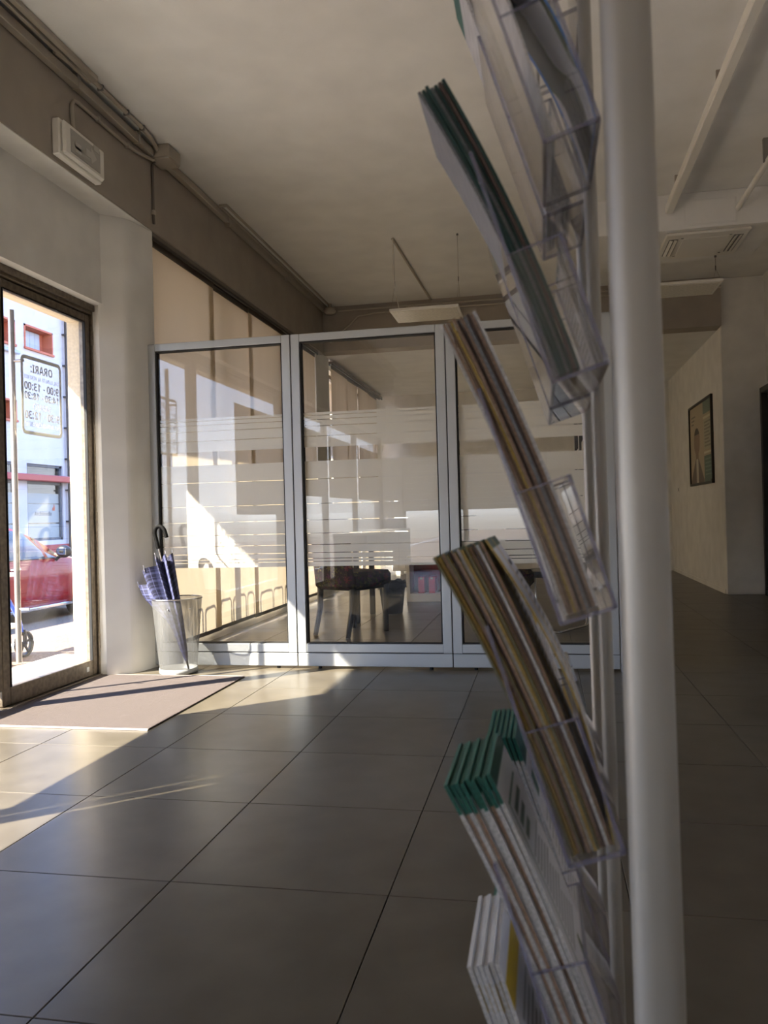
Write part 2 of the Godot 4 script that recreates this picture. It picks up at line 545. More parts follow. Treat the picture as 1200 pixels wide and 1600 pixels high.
func partition_module(label: String, w: float, with_film := true) -> Node3D:
	# a module w wide along local x from 0, standing on the local plane z = 0, front towards +z
	var t := thing("glass_partition_module", label, "partition", Vector3.ZERO, 0.0, "glazed partition modules")
	var d := 0.062
	var g := 0.003
	obj("stile", sh().span(g, 0.060, 0.105, 2.160, -d, 0, 0.003), M.aluminium, t)
	obj("stile", sh().span(w - 0.060, w - g, 0.105, 2.160, -d, 0, 0.003), M.aluminium, t)
	obj("top_rail", sh().span(0.060, w - 0.060, 2.112, 2.160, -d, 0, 0.003), M.aluminium, t)
	obj("bottom_rail", sh().span(0.060, w - 0.060, 0.108, 0.162, -d, 0, 0.003), M.aluminium, t)
	obj("kick_panel", sh().span(g, w - g, 0.018, 0.102, -d + 0.004, -0.002, 0.003), M.aluminium, t)
	var gk := sh()
	gk.span(0.060, 0.069, 0.162, 2.112, -d + 0.006, -0.010)
	gk.span(w - 0.069, w - 0.060, 0.162, 2.112, -d + 0.006, -0.010)
	gk.span(0.069, w - 0.069, 2.104, 2.112, -d + 0.006, -0.010)
	gk.span(0.069, w - 0.069, 0.162, 0.168, -d + 0.006, -0.010)
	gk.span(-g, g, 0.02, 2.158, -d + 0.008, -0.008)
	gk.span(g, w - g, 0.100, 0.110, -d + 0.01, -0.010)
	obj("gasket", gk, M.gasket, t)
	for x in [0.14, w - 0.14]:
		obj("foot", sh().tube([Vector3(x, 0, -0.03), Vector3(x, 0.02, -0.03)], 0.012, 8), M.gasket, t)
	var p := obj("pane", sh().span(0.066, w - 0.066, 0.165, 2.107, -0.034, -0.026), M.pane, t)
	if with_film:
		for set_ in [FILM_TOP, FILM_LOW]:
			for k in set_.size() - 1:
				obj("film_band", sh().span(0.069, w - 0.069, set_[k + 1] + 0.0022, set_[k] - 0.0022, -0.0352, -0.0342), M.film, p)
	return t

func partition() -> void:
	var xs := [-2.575, -1.571, -0.567, 0.437]
	var labels := ["glass partition module standing against the white pillar behind the mesh bin", "middle glass partition module in front of the flowered chair", "glass partition module behind the brochure rack"]
	for k in 3:
		var t := partition_module(labels[k], xs[k + 1] - xs[k])
		t.position = Vector3(xs[k], 0, -5.02)
	var z := -5.09
	var side := ["first", "second", "third", "fourth"]
	for k in 4:
		var t := partition_module(["glass partition module at the corner, facing the corridor", "second corridor glass partition module from the corner", "third corridor glass partition module from the corner", "corridor glass partition module touching the far beam"][k], 1.09)
		t.rotation.y = PI / 2
		t.position = Vector3(0.437, 0, z - 1.09 * k)
	var c := thing("partition_corner_post", "square aluminium corner post of the glass partition", "post", Vector3(0.437, 0, -5.09))
	for k in 3: c.position = Vector3(0.415, 0, -5.05)
	obj("post", sh().span(0.025, 0.085, 0.0, 2.16, -0.036, 0.028, 0.004), M.aluminium, c)
	obj("cap", sh().span(0.025, 0.085, 2.16, 2.166, -0.036, 0.028, 0.002), M.gasket, c)

# ------------------------------------------------------------------ outside
func outside() -> void:
	var m := mat("pavement", Color(0.60, 0.54, 0.475), 0.9, 0, 0.3)
	tri_map(m, 1.3, noise_tex(31, 0.05, Color(0.66, 0.60, 0.56), Color(1, 1, 1), 512, 4))
	m = mat("asphalt", Color(0.42, 0.41, 0.42), 0.9, 0, 0.3)
	tri_map(m, 0.8, noise_tex(32, 0.08, grey(0.75), grey(1), 512, 4))
	m = mat("facade", Color(0.74, 0.725, 0.735), 0.85, 0, 0.3)
	tri_map(m, 0.25, noise_tex(33, 0.02, grey(0.95), grey(1), 256, 3))
	mat("facade_cream", Color(0.86, 0.80, 0.68), 0.85)
	mat("terracotta", Color(0.66, 0.37, 0.28), 0.8)
	mat("shutter", Color(0.62, 0.66, 0.72), 0.7)
	mat("window_frame_grey", Color(0.26, 0.29, 0.33), 0.5)
	mat("rail_red", Color(0.56, 0.16, 0.19), 0.5)
	mat("stone_white", Color(0.86, 0.85, 0.82), 0.5)
	mat("street_film", Color(0.55, 0.57, 0.56), 0.5)
	mat("pipe_dark", Color(0.15, 0.15, 0.17), 0.5)
	mat("roof_tile", Color(0.55, 0.30, 0.22), 0.8)
	# ground profile across the street (x, height), swept along z
	var prof := [Vector2(-2.97, -0.02), Vector2(-4.3, -0.03), Vector2(-4.32, -0.05), Vector2(-7.0, -0.47), Vector2(-40, -0.47)]
	var g := sh()
	for k in prof.size() - 1:
		var a: Vector2 = prof[k]
		var b: Vector2 = prof[k + 1]
		g.quad(Vector3(b.x, b.y, 40), Vector3(a.x, a.y, 40), Vector3(a.x, a.y, -60), Vector3(b.x, b.y, -60))
	g.span(-40, 20, -0.75, -0.70, 40, -60)
	var go := struct("ground", g, M.pavement, "sloping terracotta pavement of the street")
	# the ground in front of the shop window behind the camera
	obj("forecourt", sh().span(-2.97, 20, -0.3, -0.02, NEAR_END + 0.2, 40), M.pavement, go)
	obj("kerb", sh().span(-4.30, -4.42, -0.3, -0.02, 40, -60, 0.01), M.stone_white, go)
	obj("threshold", sh().span(-2.885, -3.46, -0.2, 0.035, -2.6, -5.3, 0.008), M.stone_white, go)
	# outer wall reveal beside the door, balcony slab that shades the windows
	var wl: Node = get_node("wall_left")
	obj("outer_pier", sh().span(-2.885, -2.985, -0.5, 3.05, -4.74, -5.10, 0.004), M.render_outside, wl)
	obj("outer_lintel", sh().span(-2.885, -2.985, 2.275, 3.05, NEAR_END + 0.2, -5.0, 0.004), M.render_outside, wl)
	obj("balcony_slab", sh().span(-2.97, -4.20, 3.13, 3.33, NEAR_END + 0.2, -16, 0.01), M.render_outside, wl)

	# the building across the street
	var b := thing("street_building", "pale lavender building with terracotta window reveals across the street", "building", Vector3(-12, -0.47, -18.95))
	# local: x towards the street is +, z runs towards the camera
	var wall := sh()
	# facade with real openings: list of [z0, z1, y0, y1] measured from the corner, heights over the floor inside
	var holes := [[0.55, 1.67, 5.22, 5.79, "upper"], [2.02, 3.4, 5.19, 5.78, "upper"], [2.04, 3.4, 3.42, 3.91, "upper"], [4.6, 5.7, 5.19, 5.78, "upper"], [4.6, 5.7, 3.42, 3.91, "upper"]]
	facade_wall(wall, 11.0, 0.0, 7.6, [[0.22, 1.68, 1.06, 2.93], [2.02, 3.60, 1.06, 2.93], [4.0, 5.6, 1.06, 2.93], [6.0, 7.6, 1.06, 2.93], [0.53, 1.67, 5.69, 6.26], [2.02, 3.20, 5.66, 6.25], [2.02, 3.20, 3.89, 4.38], [4.6, 5.7, 5.66, 6.25], [4.6, 5.7, 3.89, 4.38], [6.9, 8.0, 5.66, 6.25]], 0.28)
	wall.span(-8, -0.28, 0, 7.6, 0, 11)
	obj("wall", wall, M.facade, b)
	var roof := obj("roof", sh().prism([Vector2(0.5, 7.6), Vector2(-8.2, 9.2), Vector2(-8.2, 7.6)], -0.3, 11.3), M.roof_tile, b)
	obj("gutter", sh().tube([Vector3(0.52, 7.62, -0.3), Vector3(0.52, 7.62, 11.3)], 0.07, 8), M.pipe_dark, roof)
	for h in [[0.53, 1.67, 5.69, 6.26], [2.02, 3.20, 5.66, 6.25], [2.02, 3.20, 3.89, 4.38], [4.6, 5.7, 5.66, 6.25], [4.6, 5.7, 3.89, 4.38], [6.9, 8.0, 5.66, 6.25]]:
		var lining := sh()
		lining.span(-0.27, 0.02, h[3] - 0.045, h[3], h[0], h[1])
		lining.span(-0.27, 0.02, h[2], h[3], h[0], h[0] + 0.04)
		lining.span(-0.27, 0.02, h[2], h[3], h[1] - 0.04, h[1])
		lining.span(-0.27, 0.05, h[2] - 0.03, h[2] + 0.02, h[0] - 0.02, h[1] + 0.02)
		lining.span(-0.27, -0.255, h[2], h[3], h[0], h[1])
		var wn := obj("window_reveal", lining, M.terracotta, b)
		var zz: float = h[0] + 0.20
		while zz < h[1] - 0.25:
			var sb := obj("shutter_board", sh().span(-0.25, -0.22, h[2] + 0.03, h[3] - 0.06, zz, zz + 0.19, 0.006), M.shutter, wn)
			zz += 0.20
	for h in [[0.22, 1.68], [2.02, 3.60], [4.0, 5.6], [6.0, 7.6]]:
		var fr := sh()
		for y in [[2.87, 2.93], [2.60, 2.66], [2.44, 2.52], [1.06, 1.13]]:
			fr.span(-0.12, -0.04, y[0], y[1], h[0], h[1])
		fr.span(-0.12, -0.04, 1.06, 2.93, h[0], h[0] + 0.07)
		fr.span(-0.12, -0.04, 1.06, 2.93, h[1] - 0.07, h[1])
		var wn := obj("shop_window", fr, M.window_frame_grey, b)
		obj("pane", sh().span(-0.10, -0.09, 1.1, 2.9, h[0] + 0.05, h[1] - 0.05), M.pane_dark, wn)
		for y in [[2.03, 2.25], [1.55, 1.99], [1.18, 1.50]]:
			obj("film_band", sh().span(-0.086, -0.083, y[0] - 0.05, y[1] - 0.03, h[0] + 0.07, h[1] - 0.07), M.street_film, wn)
	obj("awning_rail", sh().span(0.0, 0.22, 2.50, 2.66, 0.0, 11.0, 0.02), M.rail_red, b)
	obj("base_strip", sh().span(0.0, 0.06, 0.0, 0.95, 0.0, 11.0, 0.01), M.rail_red, b)
	var lt := obj("lettering", lettering("Archimede", 0.13, 600, 0.7), M.window_frame_grey, b)
	lt.rotation.y = PI / 2
	lt.position = Vector3(-0.08, 1.72, 0.95)
	var fl := obj("flame_mark", sh().prism([Vector2(-0.05, 0), Vector2(0.05, 0), Vector2(0.06, 0.07), Vector2(0.02, 0.17), Vector2(0.0, 0.09), Vector2(-0.05, 0.06)], 0, 0.004), M.terracotta, b)
	fl.rotation.y = PI / 2
	fl.position = Vector3(-0.082, 1.80, 0.52)
	var pipe := obj("drainpipe", sh().tube([Vector3(0.09, 0, 0.05), Vector3(0.09, 7.6, 0.05)], 0.05, 8), M.pipe_dark, b)
	for k in 9:
		obj("bracket", sh().span(0.0, 0.15, 0.7 + 0.8 * k, 0.74 + 0.8 * k, -0.02, 0.12), M.pipe_dark, pipe)
	obj("eaves_pipe", sh().tube([Vector3(0.06, 5.50, 1.95), Vector3(0.06, 5.50, 8.5)], 0.045, 8), M.shutter, b)

	var far := thing("far_building", "cream building far down the street with plain windows", "building", Vector3(-9, -0.47, -34))
	var fw := sh()
	fw.span(-9, 4, 0, 9, -6, 0)
	obj("wall", fw, M.facade_cream, far)
	obj("roof", sh().prism([Vector2(-9.4, 9), Vector2(4.4, 9), Vector2(-2.5, 11)], -6.3, 0.3), M.roof_tile, far)
	for x in [-7.5, -5, -2.5, 0.0, 2.2]:
		for y in [1.2, 4.0, 6.6]:
			var wn := obj("window", sh().span(x, x + 1.0, y, y + 1.5, -0.02, 0.04), M.window_frame_grey, far)
			obj("pane", sh().span(x + 0.1, x + 0.9, y + 0.1, y + 1.4, 0.04, 0.05), M.pane_dark, wn)

func facade_wall(s: Shape, length: float, y0: float, y1: float, holes: Array, t: float) -> void:
	# wall from z 0 to length, x -t to 0, with rectangular openings
	var zs := [0.0, length]
	var ys := [y0, y1]
	for h in holes:
		for k in [0, 1]:
			if not zs.has(h[k]): zs.append(h[k])
		for k in [2, 3]:
			if not ys.has(h[k]): ys.append(h[k])
	zs.sort()
	ys.sort()
	for i in zs.size() - 1:
		var run: float = ys[0]
		for j in ys.size() - 1:
			var zc: float = (zs[i] + zs[i + 1]) / 2
			var yc: float = (ys[j] + ys[j + 1]) / 2
			var open := false
			for h in holes:
				if zc > h[0] and zc < h[1] and yc > h[2] and yc < h[3]: open = true
			if open:
				if ys[j] > run: s.span(-t, 0, run, ys[j], zs[i], zs[i + 1])
				run = ys[j + 1]
		if y1 > run: s.span(-t, 0, run, y1, zs[i], zs[i + 1])

func make_car(label: String, paint: Material) -> Node3D:
	# nose towards -z, right side towards +x, wheels on y = 0, middle of the front axle at z = 0
	var t := thing("parked_car", label, "car")
	# station: z, belt height, top height, belt half width, top half width
	var st := [[-0.80, 0.62, 0.64, 0.60, 0.45], [-0.70, 0.72, 0.75, 0.74, 0.60], [-0.35, 0.80, 0.84, 0.84, 0.66], [0.15, 0.86, 0.92, 0.87, 0.68], [0.52, 0.91, 0.985, 0.88, 0.69], [0.62, 0.92, 1.02, 0.88, 0.69], [0.98, 0.93, 1.24, 0.88, 0.64], [1.06, 0.93, 1.28, 0.88, 0.63], [1.45, 0.94, 1.42, 0.88, 0.60], [1.95, 0.95, 1.455, 0.88, 0.59], [2.03, 0.95, 1.455, 0.88, 0.59], [2.60, 0.96, 1.43, 0.87, 0.58], [2.95, 0.97, 1.36, 0.85, 0.56], [3.08, 0.97, 1.30, 0.83, 0.55], [3.30, 0.95, 1.08, 0.79, 0.60], [3.36, 0.90, 0.95, 0.77, 0.60]]
	var body := sh()
	var win := sh()
	body.smooth()
	win.smooth()
	var rings := []
	for q in st:
		var w: float = q[3]
		var yb: float = q[1]
		var yt: float = q[2]
		var half := [Vector2(w * 0.90, 0.20), Vector2(w * 0.985, 0.30), Vector2(w * 0.965, 0.44), Vector2(w * 1.0, yb * 0.70), Vector2(w * 0.985, yb * 0.82), Vector2(w * 0.955, yb), Vector2(lerpf(w * 0.955, q[4], 0.86), lerpf(yb, yt, 0.88)), Vector2(q[4] * 0.9, lerpf(yb, yt, 0.965)), Vector2(q[4] * 0.5, yt), Vector2(0, yt + 0.008)]
		var ring := []
		for p in half: ring.append(Vector3(p.x, p.y, q[0]))
		for k in range(half.size() - 2, -1, -1): ring.append(Vector3(-half[k].x, half[k].y, q[0]))
		rings.append(ring)
	for k in st.size() - 1:
		for j in rings[0].size() - 1:
			var a: Vector3 = rings[k][j]; var b: Vector3 = rings[k][j + 1]; var c: Vector3 = rings[k + 1][j + 1]; var d: Vector3 = rings[k + 1][j]
			var side_glass: bool = (j == 5 or j == rings[0].size() - 7) and k in [5, 7, 8, 10, 11]
			var screen: bool = (j in [6, 7, 8, 9, 10, 11]) and k in [5, 6, 7] or (j in [6, 7, 8, 9, 10, 11]) and k == 13
			(win if side_glass or screen else body).quad(a, d, c, b)
	# close nose and tail
	for e in [0, st.size() - 1]:
		for j in range(1, rings[e].size() - 1):
			if e == 0: body.tri(rings[e][0], rings[e][j], rings[e][j + 1])
			else: body.tri(rings[e][0], rings[e][j + 1], rings[e][j])
	obj("body", body, paint, t)
	obj("glazing", win, M.pane_dark, t)
	obj("underbody", sh().span(-0.72, 0.72, 0.16, 0.4, -0.5, 3.1), M.black_plastic, t)
	for s in [1.0, -1.0]:
		obj("sill_trim", sh().span(s * 0.80, s * 0.875, 0.185, 0.235, 0.40, 2.15, 0.01), M.chrome if s > 0 else M.black_plastic, t)
		var mir := sh()
		var ml := []
		for k in 9: ml.append(Vector2(sin(PI * k / 8.0) * 0.085, -cos(PI * k / 8.0) * 0.075))
		mir.xf = Transform3D(Basis().scaled(Vector3(1.5, 1.3, 0.9)), Vector3(s * 0.985, 1.03, 0.80))
		mir.lathe(ml, Vector3.ZERO, 14)
		var mo := obj("wing_mirror", mir, M.black_plastic, t)
		obj("mirror_stalk", sh().tube([Vector3(s * 0.86, 0.90, 0.82), Vector3(s * 0.93, 0.98, 0.81)], 0.022, 8), M.black_plastic, mo)
		obj("mirror_glass", sh().box(Vector3(s * 0.985, 1.03, 0.868), Vector3(0.15, 0.10, 0.006), 0.002), M.chrome, mo)
		obj("door_handle", sh().span(s * 0.872, s * 0.905, 0.80, 0.835, 1.72, 1.95, 0.012), M.chrome, t)
		obj("window_trim", sh().tube([Vector3(s * 0.845, 0.935, 0.64), Vector3(s * 0.846, 0.96, 2.9)], 0.011, 6), M.black_plastic, t)
		for z in [0.0, 2.52]:
			var arch := sh()
			arch.xf = Transform3D(Basis(Vector3.BACK, -s * PI / 2), Vector3(s * 0.70, 0.31, z))
			arch.lathe([Vector2(0.0, 0.183), Vector2(0.37, 0.183), Vector2(0.372, 0.0)], Vector3.ZERO, 28, false)
			var wa := obj("wheel_arch", arch, M.gasket, t)
			var tire := sh()
			tire.xf = Transform3D(Basis(Vector3.BACK, -s * PI / 2), Vector3(s * 0.72, 0.31, z))
			tire.lathe([Vector2(0.2, 0.0), Vector2(0.29, 0.0), Vector2(0.31, 0.02), Vector2(0.31, 0.165), Vector2(0.29, 0.185), Vector2(0.205, 0.182), Vector2(0.20, 0.15)], Vector3.ZERO, 28)
			var wh := obj("wheel", tire, M.black_plastic, t)
			var rim := sh()
			rim.xf = Transform3D(Basis(Vector3.BACK, -s * PI / 2), Vector3(s * 0.72, 0.31, z))
			rim.lathe([Vector2(0.0, 0.175), Vector2(0.05, 0.175), Vector2(0.06, 0.15), Vector2(0.0, 0.15)], Vector3.ZERO, 12, false)
			for k in 5:
				var a := TAU * k / 5
				rim.box(Vector3(cos(a) * 0.12, 0.16, sin(a) * 0.12), Vector3(0.17, 0.02, 0.05), 0.006, Basis(Vector3.UP, -a))
			rim.lathe([Vector2(0.185, 0.15), Vector2(0.205, 0.15), Vector2(0.205, 0.178), Vector2(0.185, 0.178), Vector2(0.185, 0.15)], Vector3.ZERO, 24, false)
			obj("rim", rim, M.aluminium, wh)
	return t

func street_things() -> void:
	var m := mat("car_red", Color(0.47, 0.015, 0.05), 0.35, 0, 0.3)
	m.clearcoat_enabled = true
	m.clearcoat = 0.25
	m.clearcoat_roughness = 0.05
	var car := make_car("red hatchback parked on the street outside the glass door", m)
	car.position = Vector3(-8.2, -0.47, -12.05)
	# hoops of the bicycle stand outside the curtained windows
	for h in [[-5.42, -5.50], [-5.545, -5.76], [-5.93, -6.16], [-6.20, -6.49], [-6.53, -6.70], [-6.81, -7.15], [-7.19, -7.47], [-7.54, -7.80]]:
		var t := thing("bicycle_hoop", "grey tubular bicycle hoop outside the curtained window", "bicycle stand", Vector3(-3.06, -0.02, (h[0] + h[1]) / 2), 0, "bicycle hoops along the curtained windows")
		var half: float = absf(h[0] - h[1]) / 2
		var r := minf(0.05, half * 0.6)
		var pts := [Vector3(0, 0, half), Vector3(0, 0.79 - r, half)]
		for k in 5:
			var a := PI / 2 * k / 4.0
			pts.append(Vector3(0, 0.79 - r + r * sin(a), half - r + r * cos(a)))
		for k in 5:
			var a := PI / 2 + PI / 2 * k / 4.0
			pts.append(Vector3(0, 0.79 - r + r * sin(a), -half + r + r * cos(a)))
		pts.append(Vector3(0, 0, -half))
		obj("tube", sh().tube(pts, 0.009, 8), M.plastic_grey, t)
		for e in [half, -half]:
			obj("base_flange", sh().tube([Vector3(0, 0, e), Vector3(0, 0.012, e)], 0.02, 10), M.plastic_grey, t)
	# walking frame with wheels, parked by the door
	var w := thing("rollator", "blue walking frame with white seat and black wheels parked outside the door", "walking frame", Vector3(-4.14, -0.03, -5.38))
	mat("tube_blue", Color(0.10, 0.28, 0.72), 0.3)
	for sx in [-0.24, 0.24]:
		obj("frame_tube", sh().tube([Vector3(sx, 0.86, 0.38), Vector3(sx, 0.84, 0.26), Vector3(sx, 0.62, 0.14), Vector3(sx, 0.45, 0.02), Vector3(sx, 0.28, -0.10), Vector3(sx, 0.18, -0.13)], 0.016, 10), M.tube_blue, w)
		obj("rear_leg", sh().tube([Vector3(sx, 0.50, 0.06), Vector3(sx, 0.26, 0.30), Vector3(sx, 0.12, 0.40)], 0.014, 8), M.tube_blue, w)
		obj("grip", sh().tube([Vector3(sx, 0.865, 0.36), Vector3(sx, 0.87, 0.52)], 0.02, 10), M.black_plastic, w)
		obj("brake_lever", sh().tube([Vector3(sx, 0.82, 0.36), Vector3(sx, 0.80, 0.48)], 0.008, 6), M.steel, w)
		for z in [-0.15, 0.40]:
			var tire := sh()
			tire.xf = Transform3D(Basis(Vector3.BACK, -PI / 2), Vector3(sx - 0.017, 0.10, z))
			tire.lathe([Vector2(0.082, 0), Vector2(0.098, 0.0), Vector2(0.104, 0.017), Vector2(0.098, 0.034), Vector2(0.082, 0.034), Vector2(0.082, 0)], Vector3.ZERO, 24)
			var wh := obj("wheel", tire, M.black_plastic, w)
			var spokes := sh()
			for k in 5:
				var a := TAU * k / 5 + 0.3
				spokes.box(Vector3(sx, 0.10 + sin(a) * 0.045, z + cos(a) * 0.045), Vector3(0.014, 0.018, 0.085), 0.003, Basis(Vector3.RIGHT, -a))
			spokes.tube([Vector3(sx - 0.015, 0.10, z), Vector3(sx + 0.015, 0.10, z)], 0.02, 10)
			obj("spokes", spokes, M.black_plastic, wh)
		obj("fork", sh().tube([Vector3(sx + 0.022, 0.21, -0.13), Vector3(sx + 0.022, 0.10, -0.15)], 0.009, 6), M.black_plastic, w)
	obj("seat", sh().box(Vector3(0, 0.245, 0.06), Vector3(0.48, 0.03, 0.42), 0.01), M.white_lacquer, w)
	obj("armrest", sh().box(Vector3(0, 0.635, 0.02), Vector3(0.48, 0.03, 0.20), 0.012), M.white_lacquer, w)
	# unseen low cabinets added behind the camera to block sun and its reflection
	for k in 3:
		var lc := thing("added_cabinet", ["added low grey cabinet blocking sun under the third shop window", "added low grey cabinet blocking sun between two others under the shop windows", "added low grey cabinet blocking sun in the front corner under the shop window"][k], "cabinet", Vector3(-2.53, 0, 1.0 + 1.22 * k), 0, "added low cabinets under the shop windows")
		obj("body", sh().box(Vector3(0, 0.38, 0), Vector3(0.44, 0.68, 1.18), 0.004), M.plastic_grey, lc)
		obj("top", sh().box(Vector3(0, 0.735, 0), Vector3(0.47, 0.03, 1.2), 0.004), M.white_lacquer, lc)
		obj("plinth", sh().box(Vector3(0, 0.02, 0), Vector3(0.40, 0.04, 1.14)), M.gasket, lc)
		for e in [-0.295, 0.295]:
			var dr := obj("door", sh().box(Vector3(0.226, 0.38, e), Vector3(0.016, 0.66, 0.575), 0.003), M.plastic_grey, lc)
			obj("handle", sh().box(Vector3(0.240, 0.62, e * 0.2), Vector3(0.014, 0.10, 0.012), 0.003), M.steel, dr)
	# unseen low bench, added to shape the bright reflection in the partition glass
	var c := thing("added_bench", "added low white bench shaping the partition reflection near the front shop window", "bench", Vector3(-0.85, 0, 2.75))
	obj("body", sh().box(Vector3(0, 0.27, 0), Vector3(1.35, 0.50, 0.50), 0.006), M.frame_dark, c)
	obj("top", sh().box(Vector3(0, 0.535, 0), Vector3(1.45, 0.03, 0.60), 0.006), M.white_lacquer, c)
	obj("plinth", sh().box(Vector3(0, 0.011, 0), Vector3(1.30, 0.022, 0.45)), M.gasket, c)

# ------------------------------------------------------------------ on the ceiling
func ceiling_things() -> void:
	for d in [[Vector3(-0.985, 2.80, -7.35), "flat white light panel hung on wires behind the glass partition"], [Vector3(1.29, 2.94, -7.70), "flat white light panel hung below the cassette air conditioner"]]:
		var t := thing("hanging_light_panel", d[1], "lamp", d[0], 0, "suspended light panels")
		obj("frame", sh().box(Vector3(0, 0.012, 0), Vector3(0.62, 0.024, 0.46), 0.003), M.plastic_white, t)
		obj("diffuser", sh().box(Vector3(0, -0.001, 0), Vector3(0.575, 0.006, 0.415), 0.002), M.diffuser, t)
		var top: float = 3.52 - d[0].y
		if d[0].x > 0: top = 3.23 - d[0].y
		for s in [-0.295, 0.295]:
			var split := 0.30 if top > 0.5 else 0.17
			var wz := 0.0
			obj("wire", sh().tube([Vector3(s, top, wz), Vector3(s, split, wz)], 0.002, 6), M.steel, t)
			obj("wire", sh().tube([Vector3(s, split, wz), Vector3(s, 0.024, 0.2)], 0.0013, 5), M.steel, t)
			obj("wire", sh().tube([Vector3(s, split, wz), Vector3(s, 0.024, -0.2)], 0.0013, 5), M.steel, t)
			obj("gripper", sh().tube([Vector3(s, split - 0.012, wz), Vector3(s, split + 0.03, wz)], 0.005, 8), M.plastic_grey, t)
			obj("ceiling_cap", sh().tube([Vector3(s, top, wz), Vector3(s, top - 0.015, wz)], 0.010, 10), M.plastic_grey, t)
	# supply conduit of the left panel on the ceiling
	var cc := thing("ceiling_conduit", "thin white conduit on the ceiling running to the hanging light panel", "conduit", Vector3(-1.28, 3.51, -7.30))
	obj("tube", sh().tube([Vector3(0, 0, 0), Vector3(0.055, 0, -2.18)], 0.012, 8), M.trunking, cc)
	obj("cable", sh().tube([Vector3(0.0, 0, 0), Vector3(-0.005, -0.25, -0.01), Vector3(0.005, -0.45, -0.02), Vector3(0.05, -0.69, -0.03)], 0.004, 6), M.plastic_white, cc)
	# big trunking near the right
	var t2 := thing("ceiling_trunking", "white rectangular cable trunking slung below the ceiling to the bulkhead", "trunking", Vector3(1.075, 3.40, 0))
	obj("channel", sh().span(-0.03, 0.03, -0.035, 0.025, 2.0, -6.89, 0.003), M.plastic_white, t2)
	obj("lid", sh().span(-0.026, 0.026, -0.041, -0.035, 2.0, -6.88, 0.002), M.plastic_white, t2)
	for z in [1.0, -1.0, -3.0, -5.0, -6.5]:
		obj("hanger", sh().span(-0.012, 0.012, 0.025, 0.12, z, z - 0.02), M.steel, t2)
	var t3 := thing("ceiling_pipe", "round white pipe under the ceiling beside the access hatch", "pipe", Vector3(1.60, 3.36, 0))
	obj("tube", sh().tube([Vector3(0.0, 0, 2.0), Vector3(0, 0, -6.9)], 0.022, 12), M.plastic_white, t3)
	for z in [-2.0, -4.0, -6.0]:
		obj("clip", sh().span(-0.03, 0.03, -0.004, 0.16, z, z - 0.03, 0.002), M.plastic_grey, t3)
	var hp := thing("access_hatch", "flush square access hatch in the ceiling bulkhead face", "hatch", Vector3(1.39, 3.355, -6.90))
	obj("frame", sh().box(Vector3(0, 0, 0.003), Vector3(0.40, 0.205, 0.006), 0.002), M.plaster_white, hp)
	obj("panel", sh().box(Vector3(0, 0, 0.006), Vector3(0.385, 0.19, 0.008), 0.002), M.plaster_white, hp)
	# cassette air conditioner
	var ac := thing("cassette_air_conditioner", "square white cassette air conditioner grille under the bulkhead", "air conditioner", Vector3(1.39, 3.23, -7.29))
	obj("panel", sh().box(Vector3(0, -0.012, 0), Vector3(0.66, 0.024, 0.66), 0.008), M.plastic_white, ac)
	obj("intake_grille", sh().box(Vector3(0, -0.025, 0), Vector3(0.36, 0.006, 0.42), 0.003), M.plastic_white, ac)
	for s in [-1, 1]:
		var lv := obj("louvre", sh().box(Vector3(s * 0.255, -0.0245, 0), Vector3(0.075, 0.004, 0.44), 0.002), M.plastic_grey, ac)
		for k in 2:
			obj("blade", sh().box(Vector3(s * 0.255 + (k - 0.5) * 0.035, -0.03, 0), Vector3(0.026, 0.006, 0.42), 0.002, Basis(Vector3.BACK, s * 0.4)), M.plastic_white, lv)
		for e in [-1, 1]:
			obj("clip", sh().box(Vector3(s * 0.19, -0.026, e * 0.235), Vector3(0.02, 0.006, 0.012), 0.002), M.plastic_grey, ac)
	# conduits across the far beam
	var bc := thing("beam_conduit", "thin conduits running across the far downstand beam", "conduit", Vector3(0, 3.40, -9.48))
	obj("tube", sh().tube([Vector3(-2.36, 0.06, 0.0), Vector3(2.0, 0.06, 0.0)], 0.012, 8), M.trunking, bc)
	obj("tube", sh().tube([Vector3(-2.46, -0.32, 0.0), Vector3(-2.1, -0.02, 0.0), Vector3(-1.9, 0.005, 0.0), Vector3(2.0, 0.005, 0.0)], 0.012, 8), M.trunking, bc)
	for x in [-1.45, -1.15]:
		obj("fitting", sh().box(Vector3(x, 0.03, 0.005), Vector3(0.14, 0.045, 0.04), 0.01), M.trunking, bc)

